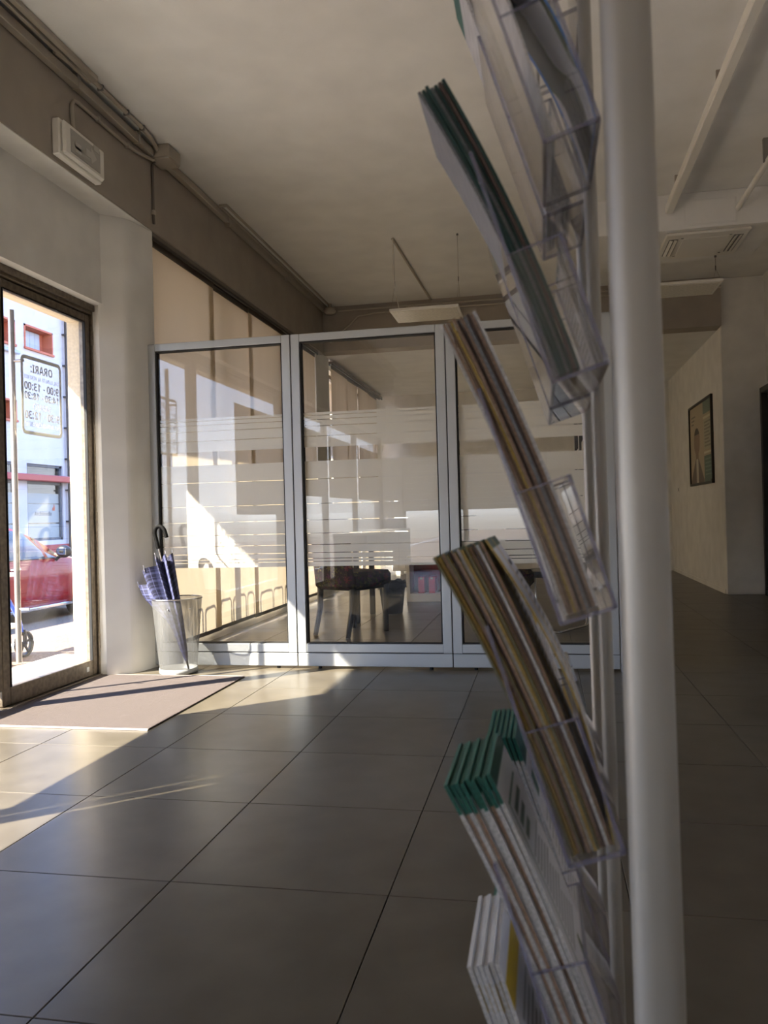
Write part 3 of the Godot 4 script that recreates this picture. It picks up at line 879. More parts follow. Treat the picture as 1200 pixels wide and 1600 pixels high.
func left_wall_things() -> void:
	# cable runs along the beam
	var t := thing("cable_trunking", "long beige cable trunking along the beam under the ceiling", "trunking", Vector3(-2.547, 3.47, 0))
	obj("channel", sh().span(0.0, 0.045, -0.035, 0.02, NEAR_END, -5.06, 0.004), M.trunking, t)
	obj("channel", sh().span(0.0, 0.045, -0.01, 0.045, -5.26, -9.48, 0.004), M.trunking, t)
	for z in [-1.0, -2.5, -4.15, -4.85, -6.4, -8.0]:
		obj("clip", sh().span(0.001, 0.05, -0.04, 0.046, z, z - 0.02, 0.002), M.trunking, t)
	var t2 := thing("ceiling_rail", "slotted rail on the ceiling beside the beam trunking", "rail", Vector3(-2.45, 3.52, 0))
	obj("flange", sh().span(-0.032, -0.010, -0.034, 0.0, NEAR_END, -4.22, 0.003), M.trunking, t2)
	obj("flange", sh().span(0.002, 0.032, -0.030, 0.0, NEAR_END, -4.22, 0.003), M.trunking, t2)
	obj("back_strip", sh().span(-0.010, 0.002, -0.004, 0.0, NEAR_END, -4.20), M.trunking, t2)
	var t3 := thing("round_conduit", "round beige conduit from the ceiling rail to the junction box", "conduit", Vector3(-2.455, 3.505, 0))
	obj("tube", sh().tube([Vector3(-0.03, -0.01, -3.9), Vector3(0.0, 0.0, -4.2), Vector3(0.0, 0, -4.82), Vector3(0.0, -0.012, -4.92), Vector3(-0.03, -0.02, -5.07)], 0.014, 10), M.trunking, t3)
	for z in [-4.3, -4.6, -4.8]:
		obj("clip", sh().span(-0.018, 0.018, -0.016, 0.015, z, z - 0.012), M.plastic_grey, t3)
	var jb := thing("junction_box", "square beige junction box where the cable trunkings meet", "junction box", Vector3(-2.475, 3.475, -5.16))
	obj("box", sh().box(Vector3(0, 0, 0), Vector3(0.15, 0.09, 0.18), 0.006), M.trunking, jb)
	obj("lid", sh().box(Vector3(0, -0.048, 0), Vector3(0.14, 0.008, 0.17), 0.004), M.trunking, jb)
	var lp := thing("ceiling_loop_trunking", "slender double trunking on the ceiling above the curtain track", "trunking", Vector3(-2.46, 3.51, 0))
	obj("rail", sh().span(-0.035, -0.02, -0.012, 0.01, -6.17, -9.45, 0.003), M.trunking, lp)
	obj("rail", sh().span(0.02, 0.035, -0.012, 0.01, -6.17, -9.45, 0.003), M.trunking, lp)
	obj("end_cap", sh().span(-0.035, 0.035, -0.012, 0.01, -6.155, -6.175, 0.003), M.trunking, lp)
	var bell := thing("smoke_detector", "round beige detector at the far end of the beam trunking", "detector", Vector3(-2.42, 3.40, -9.36))
	obj("body", sh().lathe([Vector2(0, 0), Vector2(0.05, 0.0), Vector2(0.075, 0.03), Vector2(0.06, 0.07), Vector2(0.0, 0.075)], Vector3.ZERO, 20), M.trunking, bell)
	obj("stem", sh().tube([Vector3(0, 0.07, 0), Vector3(0, 0.12, 0)], 0.02, 10), M.trunking, bell)
	# emergency light
	var e := thing("emergency_light", "rectangular emergency light with clear lens on the beam above the door", "lamp", Vector3(-2.55, 3.075, -4.17))
	obj("housing", sh().span(0, 0.045, -0.10, 0.10, -0.215, 0.215, 0.006), M.plastic_white, e)
	obj("lens", sh().span(0.045, 0.072, -0.092, 0.092, -0.205, 0.205, 0.012), M.plastic_white, e)
	obj("pictogram_panel", sh().span(0.0715, 0.0745, -0.065, 0.065, -0.15, 0.15, 0.001), mat("pictogram_field", Color(0.66, 0.65, 0.62), 0.4), e)
	var fig := sh()
	fig.xf = Transform3D(Basis(Vector3.UP, PI / 2), Vector3(0.075, 0, 0))
	for r in [[-0.13, -0.05, 0.045], [-0.13, -0.03, -0.02], [0.06, 0.04, 0.05]]:
		fig.box(Vector3(r[0] + 0.05, r[1] + 0.02, 0), Vector3(0.06, 0.035, 0.002))
	fig.prism([Vector2(0.0, -0.02), Vector2(0.05, -0.02), Vector2(0.05, -0.05), Vector2(0.11, 0.0), Vector2(0.05, 0.05), Vector2(0.05, 0.02), Vector2(0.0, 0.02)], -0.001, 0.001)
	obj("arrow_pictogram", fig, mat("pictogram_mark", Color(0.74, 0.73, 0.70), 0.4), e)
	var ec := thing("emergency_light_conduit", "thin conduit looping from the emergency light to the junction box", "conduit", Vector3(-2.537, 3.17, -4.15))
	obj("tube", sh().tube([Vector3(0, 0.0, 0), Vector3(0, 0.13, 0.015), Vector3(0, 0.17, 0.012), Vector3(0, 0.195, -0.01), Vector3(0, 0.205, -0.05), Vector3(0, 0.21, -0.6), Vector3(0.0, 0.225, -0.75), Vector3(0.02, 0.25, -0.93)], 0.011, 8), M.trunking, ec)
	for z in [-0.25, -0.6]:
		obj("clip", sh().span(-0.014, 0.014, 0.193, 0.225, z, z - 0.015), M.trunking, ec)
	var dc := thing("drop_conduit", "thin conduit dropping from the junction box beside the pillar", "conduit", Vector3(-2.54, 3.42, -5.105))
	obj("tube", sh().tube([Vector3(0.02, 0.02, -0.02), Vector3(0.0, -0.02, 0.0), Vector3(0, -0.38, 0), Vector3(0.0, -0.42, -0.005)], 0.009, 8), M.trunking_dark, dc)
	obj("clip", sh().span(-0.011, 0.011, -0.36, -0.33, -0.014, 0.014), M.trunking, dc)
	# curtain track and panels
	for seg in [[-5.10, -9.28, "dark double curtain track under the beam beside the pillar"], [-9.95, -13.2, "curtain track in the far bay beyond the second pillar"]]:
		var tr := thing("curtain_track", seg[2], "curtain track", Vector3(-2.60, 2.92, 0))
		obj("rail", sh().span(-0.035, 0.045, 0.0, 0.03, seg[0], seg[1], 0.002), M.trunking_dark, tr)
		obj("lip", sh().span(0.03, 0.045, -0.02, 0.0, seg[0], seg[1], 0.002), M.frame_dark, tr)
		obj("lip", sh().span(-0.01, 0.0, -0.016, 0.0, seg[0], seg[1], 0.002), M.frame_dark, tr)
	var cps := [[-5.15, -6.25, 0.0], [-6.15, -7.15, -0.02], [-7.05, -8.05, 0.0], [-7.95, -8.75, -0.02], [-8.65, -9.26, 0.0], [-10.02, -10.9, 0.0], [-10.85, -11.6, -0.02], [-11.55, -12.3, 0.0], [-12.25, -13.0, -0.02]]
	var cl := ["panel curtain hanging next to the white pillar", "second panel curtain from the white pillar", "third panel curtain from the white pillar", "fourth panel curtain from the white pillar", "narrow panel curtain next to the far white pillar"]
	for k in cps.size():
		var q: Array = cps[k]
		var label: String = "beige translucent " + cl[k] if k < 5 else "beige translucent panel curtain in the far bay"
		var cp := thing("panel_curtain", label, "curtain", Vector3(-2.60 + q[2], 0.075, (q[0] + q[1]) / 2), 0, "panel curtains")
		var half: float = (q[0] - q[1]) / 2
		var s := sh()
		s.smooth()
		var n := 24
		for j in n:
			var za := lerpf(half, -half, j / float(n)); var zb := lerpf(half, -half, (j + 1) / float(n))
			var xa := 0.003 * sin(j * 1.1 + k); var xb := 0.003 * sin((j + 1) * 1.1 + k)
			s.quad(Vector3(xa, 0.02, za), Vector3(xb, 0.02, zb), Vector3(0, 2.85, zb), Vector3(0, 2.85, za))
		obj("cloth", s, M.curtain, cp)
		obj("bottom_bar", sh().span(-0.006, 0.008, 0, 0.03, -half, half, 0.002), M.trunking_dark, cp)
		obj("carrier", sh().span(-0.004, 0.006, 2.80, 2.855, -half, half, 0.002), M.trunking_dark, cp)

# ------------------------------------------------------------------ meeting room behind the partition
func meeting_room() -> void:
	# floral upholstery print
	var im := Image.create(256, 256, false, Image.FORMAT_RGB8)
	im.fill(Color(0.13, 0.06, 0.09))
	var cols := [Color(0.22, 0.25, 0.06), Color(0.36, 0.34, 0.10), Color(0.30, 0.10, 0.26), Color(0.42, 0.10, 0.16), Color(0.16, 0.20, 0.05), Color(0.50, 0.45, 0.18), Color(0.06, 0.05, 0.04)]
	for k in 150:
		var c: Color = cols[rng.randi_range(0, 6)]
		var cx := rng.randi_range(0, 255); var cy := rng.randi_range(0, 255)
		var r := rng.randf_range(3, 20)
		var pet := rng.randi_range(3, 6)
		var ph := rng.randf() * TAU
		for y in range(-int(r), int(r) + 1):
			for x in range(-int(r), int(r) + 1):
				var a := atan2(y, x)
				if Vector2(x, y).length() < r * (0.55 + 0.45 * cos(a * pet + ph)):
					im.set_pixel(posmod(cx + x, 256), posmod(cy + y, 256), c)
	for k in 60:
		var p := Vector2(rng.randf() * 256, rng.randf() * 256)
		var d := Vector2.from_angle(rng.randf() * TAU)
		for j in rng.randi_range(10, 34):
			p += d
			d = d.rotated(rng.randf_range(-0.15, 0.15))
			im.set_pixel(posmod(int(p.x), 256), posmod(int(p.y), 256), Color(0.52, 0.50, 0.22))
	var fm := mat("floral", Color(1, 1, 1), 0.9)
	fm.albedo_texture = ImageTexture.create_from_image(im)
	fm.uv1_triplanar = true
	fm.uv1_scale = Vector3.ONE * 2.2
	for q in [[Vector3(-1.58, 0, -6.63), 0.51, "flowered upholstered chair with dark legs behind the middle partition module"], [Vector3(-0.40, 0, -6.45), 2.0, "flowered upholstered chair with dark legs behind the brochure rack"]]:
		# local: back of the chair at z = +, sitter looks to -z
		var t := thing("dining_chair", q[2], "chair", q[0], -q[1], "flowered chairs of the meeting room")
		var seat := sh().box(Vector3(0, 0.455, -0.02), Vector3(0.44, 0.13, 0.50), 0.03)
		obj("seat", seat, M.floral, t)
		var bk := sh()
		bk.box(Vector3(0, 0.70, 0.245), Vector3(0.43, 0.64, 0.075), 0.03, Basis(Vector3.RIGHT, 0.10))
		obj("backrest", bk, M.floral, t)
		for sx in [-0.18, 0.18]:
			obj("leg", sh().tube([Vector3(sx, 0.42, 0.20), Vector3(sx, 0.22, 0.21), Vector3(sx * 1.02, 0.0, 0.27)], 0.030, 4, true, 0.022), M.dark_wood, t)
			obj("leg", sh().tube([Vector3(sx, 0.42, -0.21), Vector3(sx, 0.0, -0.21)], 0.030, 4, true, 0.022), M.dark_wood, t)
		obj("apron", sh().box(Vector3(0, 0.39, -0.02), Vector3(0.38, 0.04, 0.42), 0.005), M.dark_wood, t)
	# table
	var tb := thing("meeting_table", "white meeting table behind the frosted partition film", "table", Vector3(-1.0, 0, -7.55), 0.0)
	obj("tabletop", sh().box(Vector3(0, 0.735, 0), Vector3(1.5, 0.03, 0.80), 0.006), M.white_lacquer, tb)
	for sx in [-0.68, 0.68]:
		for sz in [-0.34, 0.34]:
			obj("leg", sh().box(Vector3(sx, 0.36, sz), Vector3(0.05, 0.72, 0.05), 0.006), M.frame_dark, tb)
	# waste bin
	var b := thing("waste_bin", "black plastic waste bin lined with a bag beside the chair", "bin", Vector3(-1.49, 0, -7.95))
	obj("body", sh().lathe([Vector2(0, 0.004), Vector2(0.10, 0.004), Vector2(0.135, 0.30), Vector2(0.142, 0.30), Vector2(0.142, 0.315), Vector2(0.128, 0.315), Vector2(0.10, 0.015), Vector2(0, 0.015)], Vector3.ZERO, 24), M.black_plastic, b)
	var bag := sh()
	bag.smooth()
	var ringa := []
	var ringb := []
	for k in 24:
		var a := TAU * k / 24
		ringa.append(Vector3(cos(a) * 0.148, 0.25 + 0.02 * sin(k * 2.3), sin(a) * 0.148))
		ringb.append(Vector3(cos(a) * 0.135, 0.328 + 0.012 * sin(k * 1.7), sin(a) * 0.135))
	for k in 24:
		var k2 := (k + 1) % 24
		bag.quad(ringa[k2], ringa[k], ringb[k], ringb[k2])
	obj("bag", bag, mat("bag_black", Color(0.06, 0.06, 0.065), 0.3), b)
	# white cabinet with the red compartment
	var c := thing("red_display_cube", "white cube shelf with glossy red back near the waste bin", "shelf", Vector3(-1.22, 0, -9.15), 0.0)
	var cs := sh()
	cs.span(-0.30, -0.26, 0, 0.50, -0.16, 0.16, 0.003)
	cs.span(0.20, 0.24, 0, 0.50, -0.16, 0.16, 0.003)
	cs.span(-0.26, 0.20, 0.0, 0.09, -0.16, 0.16, 0.003)
	cs.span(-0.26, 0.20, 0.46, 0.50, -0.16, 0.16, 0.003)
	obj("carcass", cs, M.white_lacquer, c)
	obj("back_panel", sh().span(-0.26, 0.20, 0.09, 0.46, -0.15, -0.13), M.red_gloss, c)
	for k in 2:
		var f := thing("red_binder", "red binder with a white spine label in the red cube shelf", "binder", Vector3(-1.36 + 0.12 * k, 0.092, -9.15), 0, "red binders in the cube shelf")
		obj("cover", sh().box(Vector3(0, 0.09, 0), Vector3(0.07, 0.18, 0.20), 0.003), M.red_bright, f)
		obj("spine_label", sh().box(Vector3(0, 0.165, 0.101), Vector3(0.03, 0.02, 0.002)), M.white_lacquer, f)
	# chrome cantilever chair
	var k2 := thing("cantilever_chair", "chrome cantilever visitor chair with dark seat at the white table", "chair", Vector3(0.02, 0, -6.9), -0.5)
	for sx in [-0.24, 0.24]:
		obj("frame_tube", sh().tube([Vector3(sx, 0.88, 0.24), Vector3(sx, 0.46, 0.20), Vector3(sx, 0.43, 0.17), Vector3(sx, 0.43, -0.20), Vector3(sx, 0.40, -0.24), Vector3(sx, 0.03, -0.24), Vector3(sx, 0.012, -0.20), Vector3(sx, 0.012, 0.24)], 0.011, 8), M.chrome, k2)
	obj("floor_bar", sh().tube([Vector3(-0.24, 0.012, 0.24), Vector3(0.24, 0.012, 0.24)], 0.011, 8), M.chrome, k2)
	obj("seat", sh().box(Vector3(0, 0.46, -0.01), Vector3(0.46, 0.05, 0.44), 0.02), M.black_plastic, k2)
	obj("backrest", sh().box(Vector3(0, 0.74, 0.225), Vector3(0.46, 0.34, 0.035), 0.015, Basis(Vector3.RIGHT, 0.1)), M.black_plastic, k2)
	# low white heater under the far end of the curtains
	var h := thing("radiator_cover", "low white radiator cover at the far wall of the meeting room", "radiator", Vector3(-1.9, 0, -13.2))
	obj("panel", sh().box(Vector3(0, 0.36, 0), Vector3(1.1, 0.6, 0.12), 0.01), M.white_lacquer, h)
	for k in 9:
		obj("fin", sh().box(Vector3(-0.48 + 0.12 * k, 0.36, 0.066), Vector3(0.07, 0.52, 0.014), 0.004), M.white_lacquer, h)
	for e in [-0.4, 0.4]:
		obj("foot", sh().box(Vector3(e, 0.03, 0), Vector3(0.04, 0.06, 0.08)), M.white_lacquer, h)

# ------------------------------------------------------------------ corridor on the right
func corridor_things() -> void:
	# framed notice with a portrait print
	var im := Image.create(128, 192, false, Image.FORMAT_RGB8)
	im.fill(Color(0.72, 0.66, 0.55))
	im.fill_rect(Rect2i(80, 0, 48, 30), Color(0.46, 0.52, 0.46))
	im.fill_rect(Rect2i(80, 36, 48, 6), Color(0.82, 0.80, 0.70))
	im.fill_rect(Rect2i(82, 44, 44, 72), Color(0.70, 0.68, 0.58))
	for k in 8: im.fill_rect(Rect2i(86, 49 + 8 * k, 36 - (k * 7) % 12, 4), Color(0.55, 0.53, 0.46))
	im.fill_rect(Rect2i(82, 120, 44, 5), Color(0.84, 0.82, 0.74))
	im.fill_rect(Rect2i(82, 130, 46, 62), Color(0.38, 0.46, 0.40))
	for k in 5: im.fill_rect(Rect2i(88, 137 + 9 * k, 32, 3), Color(0.50, 0.57, 0.50))
	for k in 3: im.fill_rect(Rect2i(8, 22 + 9 * k, 26 - 5 * k, 4), Color(0.50, 0.47, 0.40))
	for y in 192:
		for x in 80:
			var hd := Vector2((x - 40) / 18.0, (y - 88) / 34.0).length()
			if hd < 1.0: im.set_pixel(x, y, Color(0.58, 0.48, 0.39) if y > 70 else Color(0.30, 0.27, 0.23))
			if y > 118 and y < 136 and absi(x - 40) < 9: im.set_pixel(x, y, Color(0.55, 0.46, 0.37))
			if y >= 132 and absi(x - 40) < 10 + (y - 132) * 0.55: im.set_pixel(x, y, Color(0.42, 0.37, 0.32) if absi(x - 40) > 6 else Color(0.78, 0.75, 0.68))
	var pm := mat("poster_print", Color(1, 1, 1), 0.5)
	pm.albedo_texture = ImageTexture.create_from_image(im)
	var p := thing("framed_poster", "framed poster with a portrait and green text boxes on the corridor wall", "poster", Vector3(2.0, 1.787, -10.80))
	p.rotation.y = -PI / 2
	var fr := sh()
	fr.span(-0.73, -0.70, -0.525, 0.525, 0, 0.03, 0.003)
	fr.span(0.70, 0.73, -0.525, 0.525, 0, 0.03, 0.003)
	fr.span(-0.70, 0.70, -0.525, -0.495, 0, 0.03, 0.003)
	fr.span(-0.70, 0.70, 0.495, 0.525, 0, 0.03, 0.003)
	obj("frame", fr, M.frame_dark, p)
	var sheet := sh()
	sheet.quad(Vector3(-0.70, -0.495, 0.012), Vector3(0.70, -0.495, 0.012), Vector3(0.70, 0.495, 0.012), Vector3(-0.70, 0.495, 0.012))
	sheet.span(-0.70, 0.70, -0.495, 0.495, 0.002, 0.0115)
	obj("print", sheet, M.poster_print, p)
	obj("corner_clip", sh().box(Vector3(0.70, -0.50, 0.032), Vector3(0.06, 0.05, 0.006), 0.002), M.black_plastic, p)
	# glazed door unit on the right
	var f := sh()
	pane_frame(f, -8.30, -9.45, 0.0, 2.26, 2.36, 2.44, 0.06)
	var d := struct("door_2", f, M.frame_dark, "dark framed glazed door on the right wall")
	obj("pane", sh().span(2.395, 2.403, 0.05, 2.21, -8.35, -9.40), M.pane, d)
	obj("door_handle", sh().tube([Vector3(2.36, 1.05, -8.42), Vector3(2.31, 1.05, -8.42), Vector3(2.31, 1.05, -8.54)], 0.009, 8), M.steel, d)
	obj("jamb", sh().span(2.44, 2.47, 0, 2.30, -8.25, -9.50), M.frame_dark, d)
	var sw := thing("light_switch", "small white light switch on the corridor wall beyond the poster", "switch", Vector3(2.0, 1.25, -12.6))
	obj("plate", sh().box(Vector3(-0.004, 0, 0), Vector3(0.008, 0.08, 0.12), 0.002), M.plastic_white, sw)
	obj("rocker", sh().box(Vector3(-0.009, 0, 0), Vector3(0.004, 0.05, 0.05), 0.001), M.plastic_grey, sw)

# ------------------------------------------------------------------ mat, bin, umbrella
func entrance_things() -> void:
	var t := thing("door_mat", "mauve grey ribbed entrance mat in front of the glass door", "mat", Vector3(-2.315, 0, -4.115))
	obj("pile", sh().box(Vector3(0, 0.004, 0), Vector3(0.975, 0.008, 1.235), 0.002), M.mat_pile, t)
	obj("edging", sh().box(Vector3(0, 0.0035, 0.6225), Vector3(0.975, 0.007, 0.012), 0.002), M.mat_edge, t)
	obj("edging", sh().box(Vector3(0, 0.0035, -0.6225), Vector3(0.975, 0.007, 0.012), 0.002), M.mat_edge, t)

	# mesh bin used as umbrella stand
	var im := Image.create(16, 16, false, Image.FORMAT_RGBA8)
	im.fill(Color(1, 1, 1, 0))
	for y in 16:
		for x in 16:
			var d := minf(absf(posmod(x + y, 16) - 8.0), absf(posmod(x - y, 16) - 8.0))
			if d < 2.1: im.set_pixel(x, y, Color(1, 1, 1, 1))
	var mm := mat("wire_mesh", Color(0.52, 0.52, 0.51), 0.4, 0.5)
	mm.albedo_texture = ImageTexture.create_from_image(im)
	mm.transparency = BaseMaterial3D.TRANSPARENCY_ALPHA
	var b := thing("mesh_umbrella_stand", "tapered silver wire mesh bin holding the umbrella beside the pillar", "bin", Vector3(-2.322, 0.0, -4.86))
	obj("mesh_wall", sh().lathe([Vector2(0.118, 0.03), Vector2(0.158, 0.478)], Vector3.ZERO, 48, true, Vector2(160, 160)), mm, b)
	var ring := []
	var ring2 := []
	for k in 33:
		var a := TAU * k / 32
		ring.append(Vector3(cos(a) * 0.160, 0.48, sin(a) * 0.160))
		ring2.append(Vector3(cos(a) * 0.119, 0.03, sin(a) * 0.119))
	obj("rim", sh().tube(ring, 0.0045, 8, false), M.chrome, b)
	obj("base", sh().lathe([Vector2(0, 0.001), Vector2(0.112, 0.001), Vector2(0.121, 0.006), Vector2(0.121, 0.034), Vector2(0.117, 0.034), Vector2(0.115, 0.010), Vector2(0, 0.008)], Vector3.ZERO, 40), M.aluminium, b)
	for a in [0.6, 1.5]:
		obj("rivet", sh().lathe([Vector2(0.006, 0), Vector2(0.004, 0.003), Vector2(0, 0.004)], Vector3.ZERO, 8), M.chrome, b).transform = Transform3D(Basis(Vector3.RIGHT, PI / 2).rotated(Vector3.UP, PI / 2 - a), Vector3(cos(a) * 0.155, 0.42, sin(a) * 0.155).rotated(Vector3.UP, 0))

	# umbrella: shaft axis from the tip to the handle
	var pi := Image.create(128, 128, false, Image.FORMAT_RGB8)
	for y in 128:
		for x in 128:
			var c := Color(0.11, 0.12, 0.22)
			if x % 32 < 9: c = c.lerp(Color(0.42, 0.44, 0.62), 0.45)
			if y % 32 < 9: c = c.lerp(Color(0.42, 0.44, 0.62), 0.45)
			if x % 32 == 16 or y % 32 == 18: c = Color(0.40, 0.41, 0.58)
			pi.set_pixel(x, y, c)
	var um := mat("umbrella_cloth", Color(1, 1, 1), 0.6)
	um.albedo_texture = ImageTexture.create_from_image(pi)
	var tip := Vector3(-2.235, 0.015, -4.83)
	var top := Vector3(-2.462, 0.885, -4.86)
	var u := thing("umbrella", "folded navy plaid umbrella with black crook handle standing in the mesh bin", "umbrella", tip)
	var ax := (top - tip)
	var d := ax.normalized()
	var sx := Vector3(1, 0, 0) - d * d.x
	sx = sx.normalized()
	var sz := d.cross(sx) * -1.0
	if sz.z < 0: sz = -sz
	obj("shaft", sh().tube([Vector3.ZERO, ax], 0.0045, 8), M.steel, u)
	obj("ferrule", sh().tube([Vector3.ZERO, d * 0.09], 0.005, 8, true, 0.009), M.black_plastic, u)
	var crook := [ax - d * 0.09, ax - d * 0.02]
	for k in 10:
		var a := PI * k / 9.0
		crook.append(ax + d * (0.05 * sin(a) + 0.0) + sx * (0.036 - 0.036 * cos(a)) + d * 0.0)
	crook.append(ax + sx * 0.073 - d * 0.035)
	obj("handle", sh().tube(crook, 0.0135, 10), mat("handle_black", Color(0.02, 0.02, 0.02), 0.7, 0, 0.25), u)
	# canopy: rows from the ferrule upwards, pleats round the shaft
	var rows := 16
	var seg := 64
	var grid := []
	for i in rows + 1:
		var f := i / float(rows)
		var y := lerpf(0.07, 0.76, f)
		var line := []
		for j in seg:
			var a := TAU * j / seg
			var rad := lerpf(0.010, 0.088, pow(f, 0.8))
			var fold := 0.62 + 0.38 * cos(a * 8.0 + 0.4) if f > 0.05 else 1.0
			# loose cloth hanging towards the pillar side
			var out := maxf(0.0, cos(a - PI)) 
			var sag := out * out * 0.105 * smoothstep(0.30, 0.86, f)
			var p := d * (y - (0.14 * out * out * f * f) - 0.05 * (1.0 - fold) * f) + (sx * cos(a) + sz * sin(a)) * (rad * lerpf(1.0, fold, f) + sag * (0.75 + 0.25 * fold))
			line.append(p)
		grid.append(line)
	var cs := sh()
	cs.smooth()
	for i in rows:
		for j in seg:
			var j2 := (j + 1) % seg
			var u0 := Vector2(j / float(seg) * 4.0, i / float(rows) * 3.0)
			var du := Vector2(4.0 / seg, 0)
			var dv := Vector2(0, 3.0 / rows)
			cs.quad(grid[i][j], grid[i][j2], grid[i + 1][j2], grid[i + 1][j], u0, u0 + du, u0 + du + dv, u0 + dv)
	obj("canopy", cs, um, u)
	for k in 8:
		var j := int(seg * (k - 0.4 / TAU) / 8.0 + seg) % seg
		var e: Vector3 = grid[rows][j]
		obj("rib_tip", sh().tube([e - d * 0.02, e + d * 0.022], 0.003, 6), M.chrome, u)

# ------------------------------------------------------------------ brochure rack beside the camera
const RX := 0.0651
const RZ := -0.50
const TILT := 0.0071
const LEAN := 0.300
const PITCH := 0.1495
const CORNER_X := -0.049
const TIER_Y := 1.200

func cover(kind: int) -> ImageTexture:
	var w := 100
	var h := 210
	var im := Image.create(w, h, false, Image.FORMAT_RGB8)
	var white := Color(0.88, 0.89, 0.92)
	im.fill(white)
	var green := Color(0.07, 0.33, 0.28)
	match kind:
		0: # picture cover: green foliage and white, blue margin
			for y in h:
				for x in w:
					var q := sin(x * 0.07 + y * 0.021) + 0.6 * sin(y * 0.05 - x * 0.04)
					im.set_pixel(x, y, Color(0.16, 0.25, 0.14) if q > 0.1 else (Color(0.24, 0.34, 0.18) if q > -0.2 else white))
			im.fill_rect(Rect2i(0, 0, w, 6), Color(0.10, 0.45, 0.78))
			im.fill_rect(Rect2i(94, 0, 6, h), Color(0.10, 0.45, 0.78))
		1: # dark green and grey cover
			im.fill(Color(0.10, 0.22, 0.21))
			im.fill_rect(Rect2i(0, 60, w, 90), Color(0.50, 0.52, 0.54))
			for k in 6: im.fill_rect(Rect2i(12, 70 + 10 * k, 70 - (k * 13) % 30, 4), Color(0.30, 0.32, 0.33))
		2: # grey photograph with an orange band
			for y in h:
				for x in w:
					var q := 0.55 + 0.12 * sin(x * 0.11 + y * 0.03) + 0.10 * sin(y * 0.09 - x * 0.05)
					im.set_pixel(x, y, Color(q, q, q * 1.02))
			im.fill_rect(Rect2i(0, 120, w, 36), Color(0.78, 0.42, 0.30))
			im.fill_rect(Rect2i(0, 196, w, 14), Color(0.75, 0.60, 0.18))
		3: # white page, yellow rule, text
			im.fill_rect(Rect2i(0, 0, w, 7), Color(0.10, 0.32, 0.25))
			im.fill_rect(Rect2i(46, 0, 5, h), Color(0.80, 0.68, 0.20))
			for k in 26:
				im.fill_rect(Rect2i(56, 30 + 6 * k, 38 - (k * 11) % 13, 2), Color(0.52, 0.53, 0.55))
			for k in 5: im.fill_rect(Rect2i(8, 78 + 14 * k, 12, 7), Color(0.50, 0.51, 0.53))
			im.fill_rect(Rect2i(60, 20, 26, 4), Color(0.20, 0.24, 0.26))
			im.fill_rect(Rect2i(0, 0, 4, h), Color(0.80, 0.68, 0.20))
		4: # white with a green outline, text and a leaf
			im.fill_rect(Rect2i(0, 0, w, 10), green)
			for r in [Rect2i(14, 26, 70, 2), Rect2i(14, 26, 2, 36), Rect2i(14, 60, 2, 130)]: im.fill_rect(r, green)
			for k in 3: im.fill_rect(Rect2i(26, 34 + 9 * k, 50 - 8 * k, 5), Color(0.30, 0.42, 0.40))
			for k in 14: im.fill_rect(Rect2i(22, 66 + 5 * k, 66 - (k * 17) % 22, 2), Color(0.55, 0.57, 0.60))
			for y in range(138, 206):
				for x in range(20, 80):
					if Vector2((x - 50 + (y - 172) * 0.25) / 9.0, (y - 172) / 33.0).length() < 1.0: im.set_pixel(x, y, Color(0.16, 0.26, 0.05))
		5: # white with a yellow band
			im.fill_rect(Rect2i(0, 12, w, 16), Color(0.85, 0.72, 0.14))
			im.fill_rect(Rect2i(0, 120, w, 40), Color(0.80, 0.68, 0.20))
			for k in 10: im.fill_rect(Rect2i(16, 40 + 7 * k, 66 - (k * 13) % 24, 3), Color(0.58, 0.6, 0.62))
		6: # teal head, pale body
			im.fill_rect(Rect2i(0, 0, w, 26), Color(0.08, 0.36, 0.36))
			for k in 2: im.fill_rect(Rect2i(16 + 30 * k, 40, 22, 20), Color(0.10, 0.40, 0.38))
			for k in 12: im.fill_rect(Rect2i(16, 80 + 8 * k, 66 - (k * 13) % 24, 3), Color(0.56, 0.6, 0.62))
	return ImageTexture.create_from_image(im)

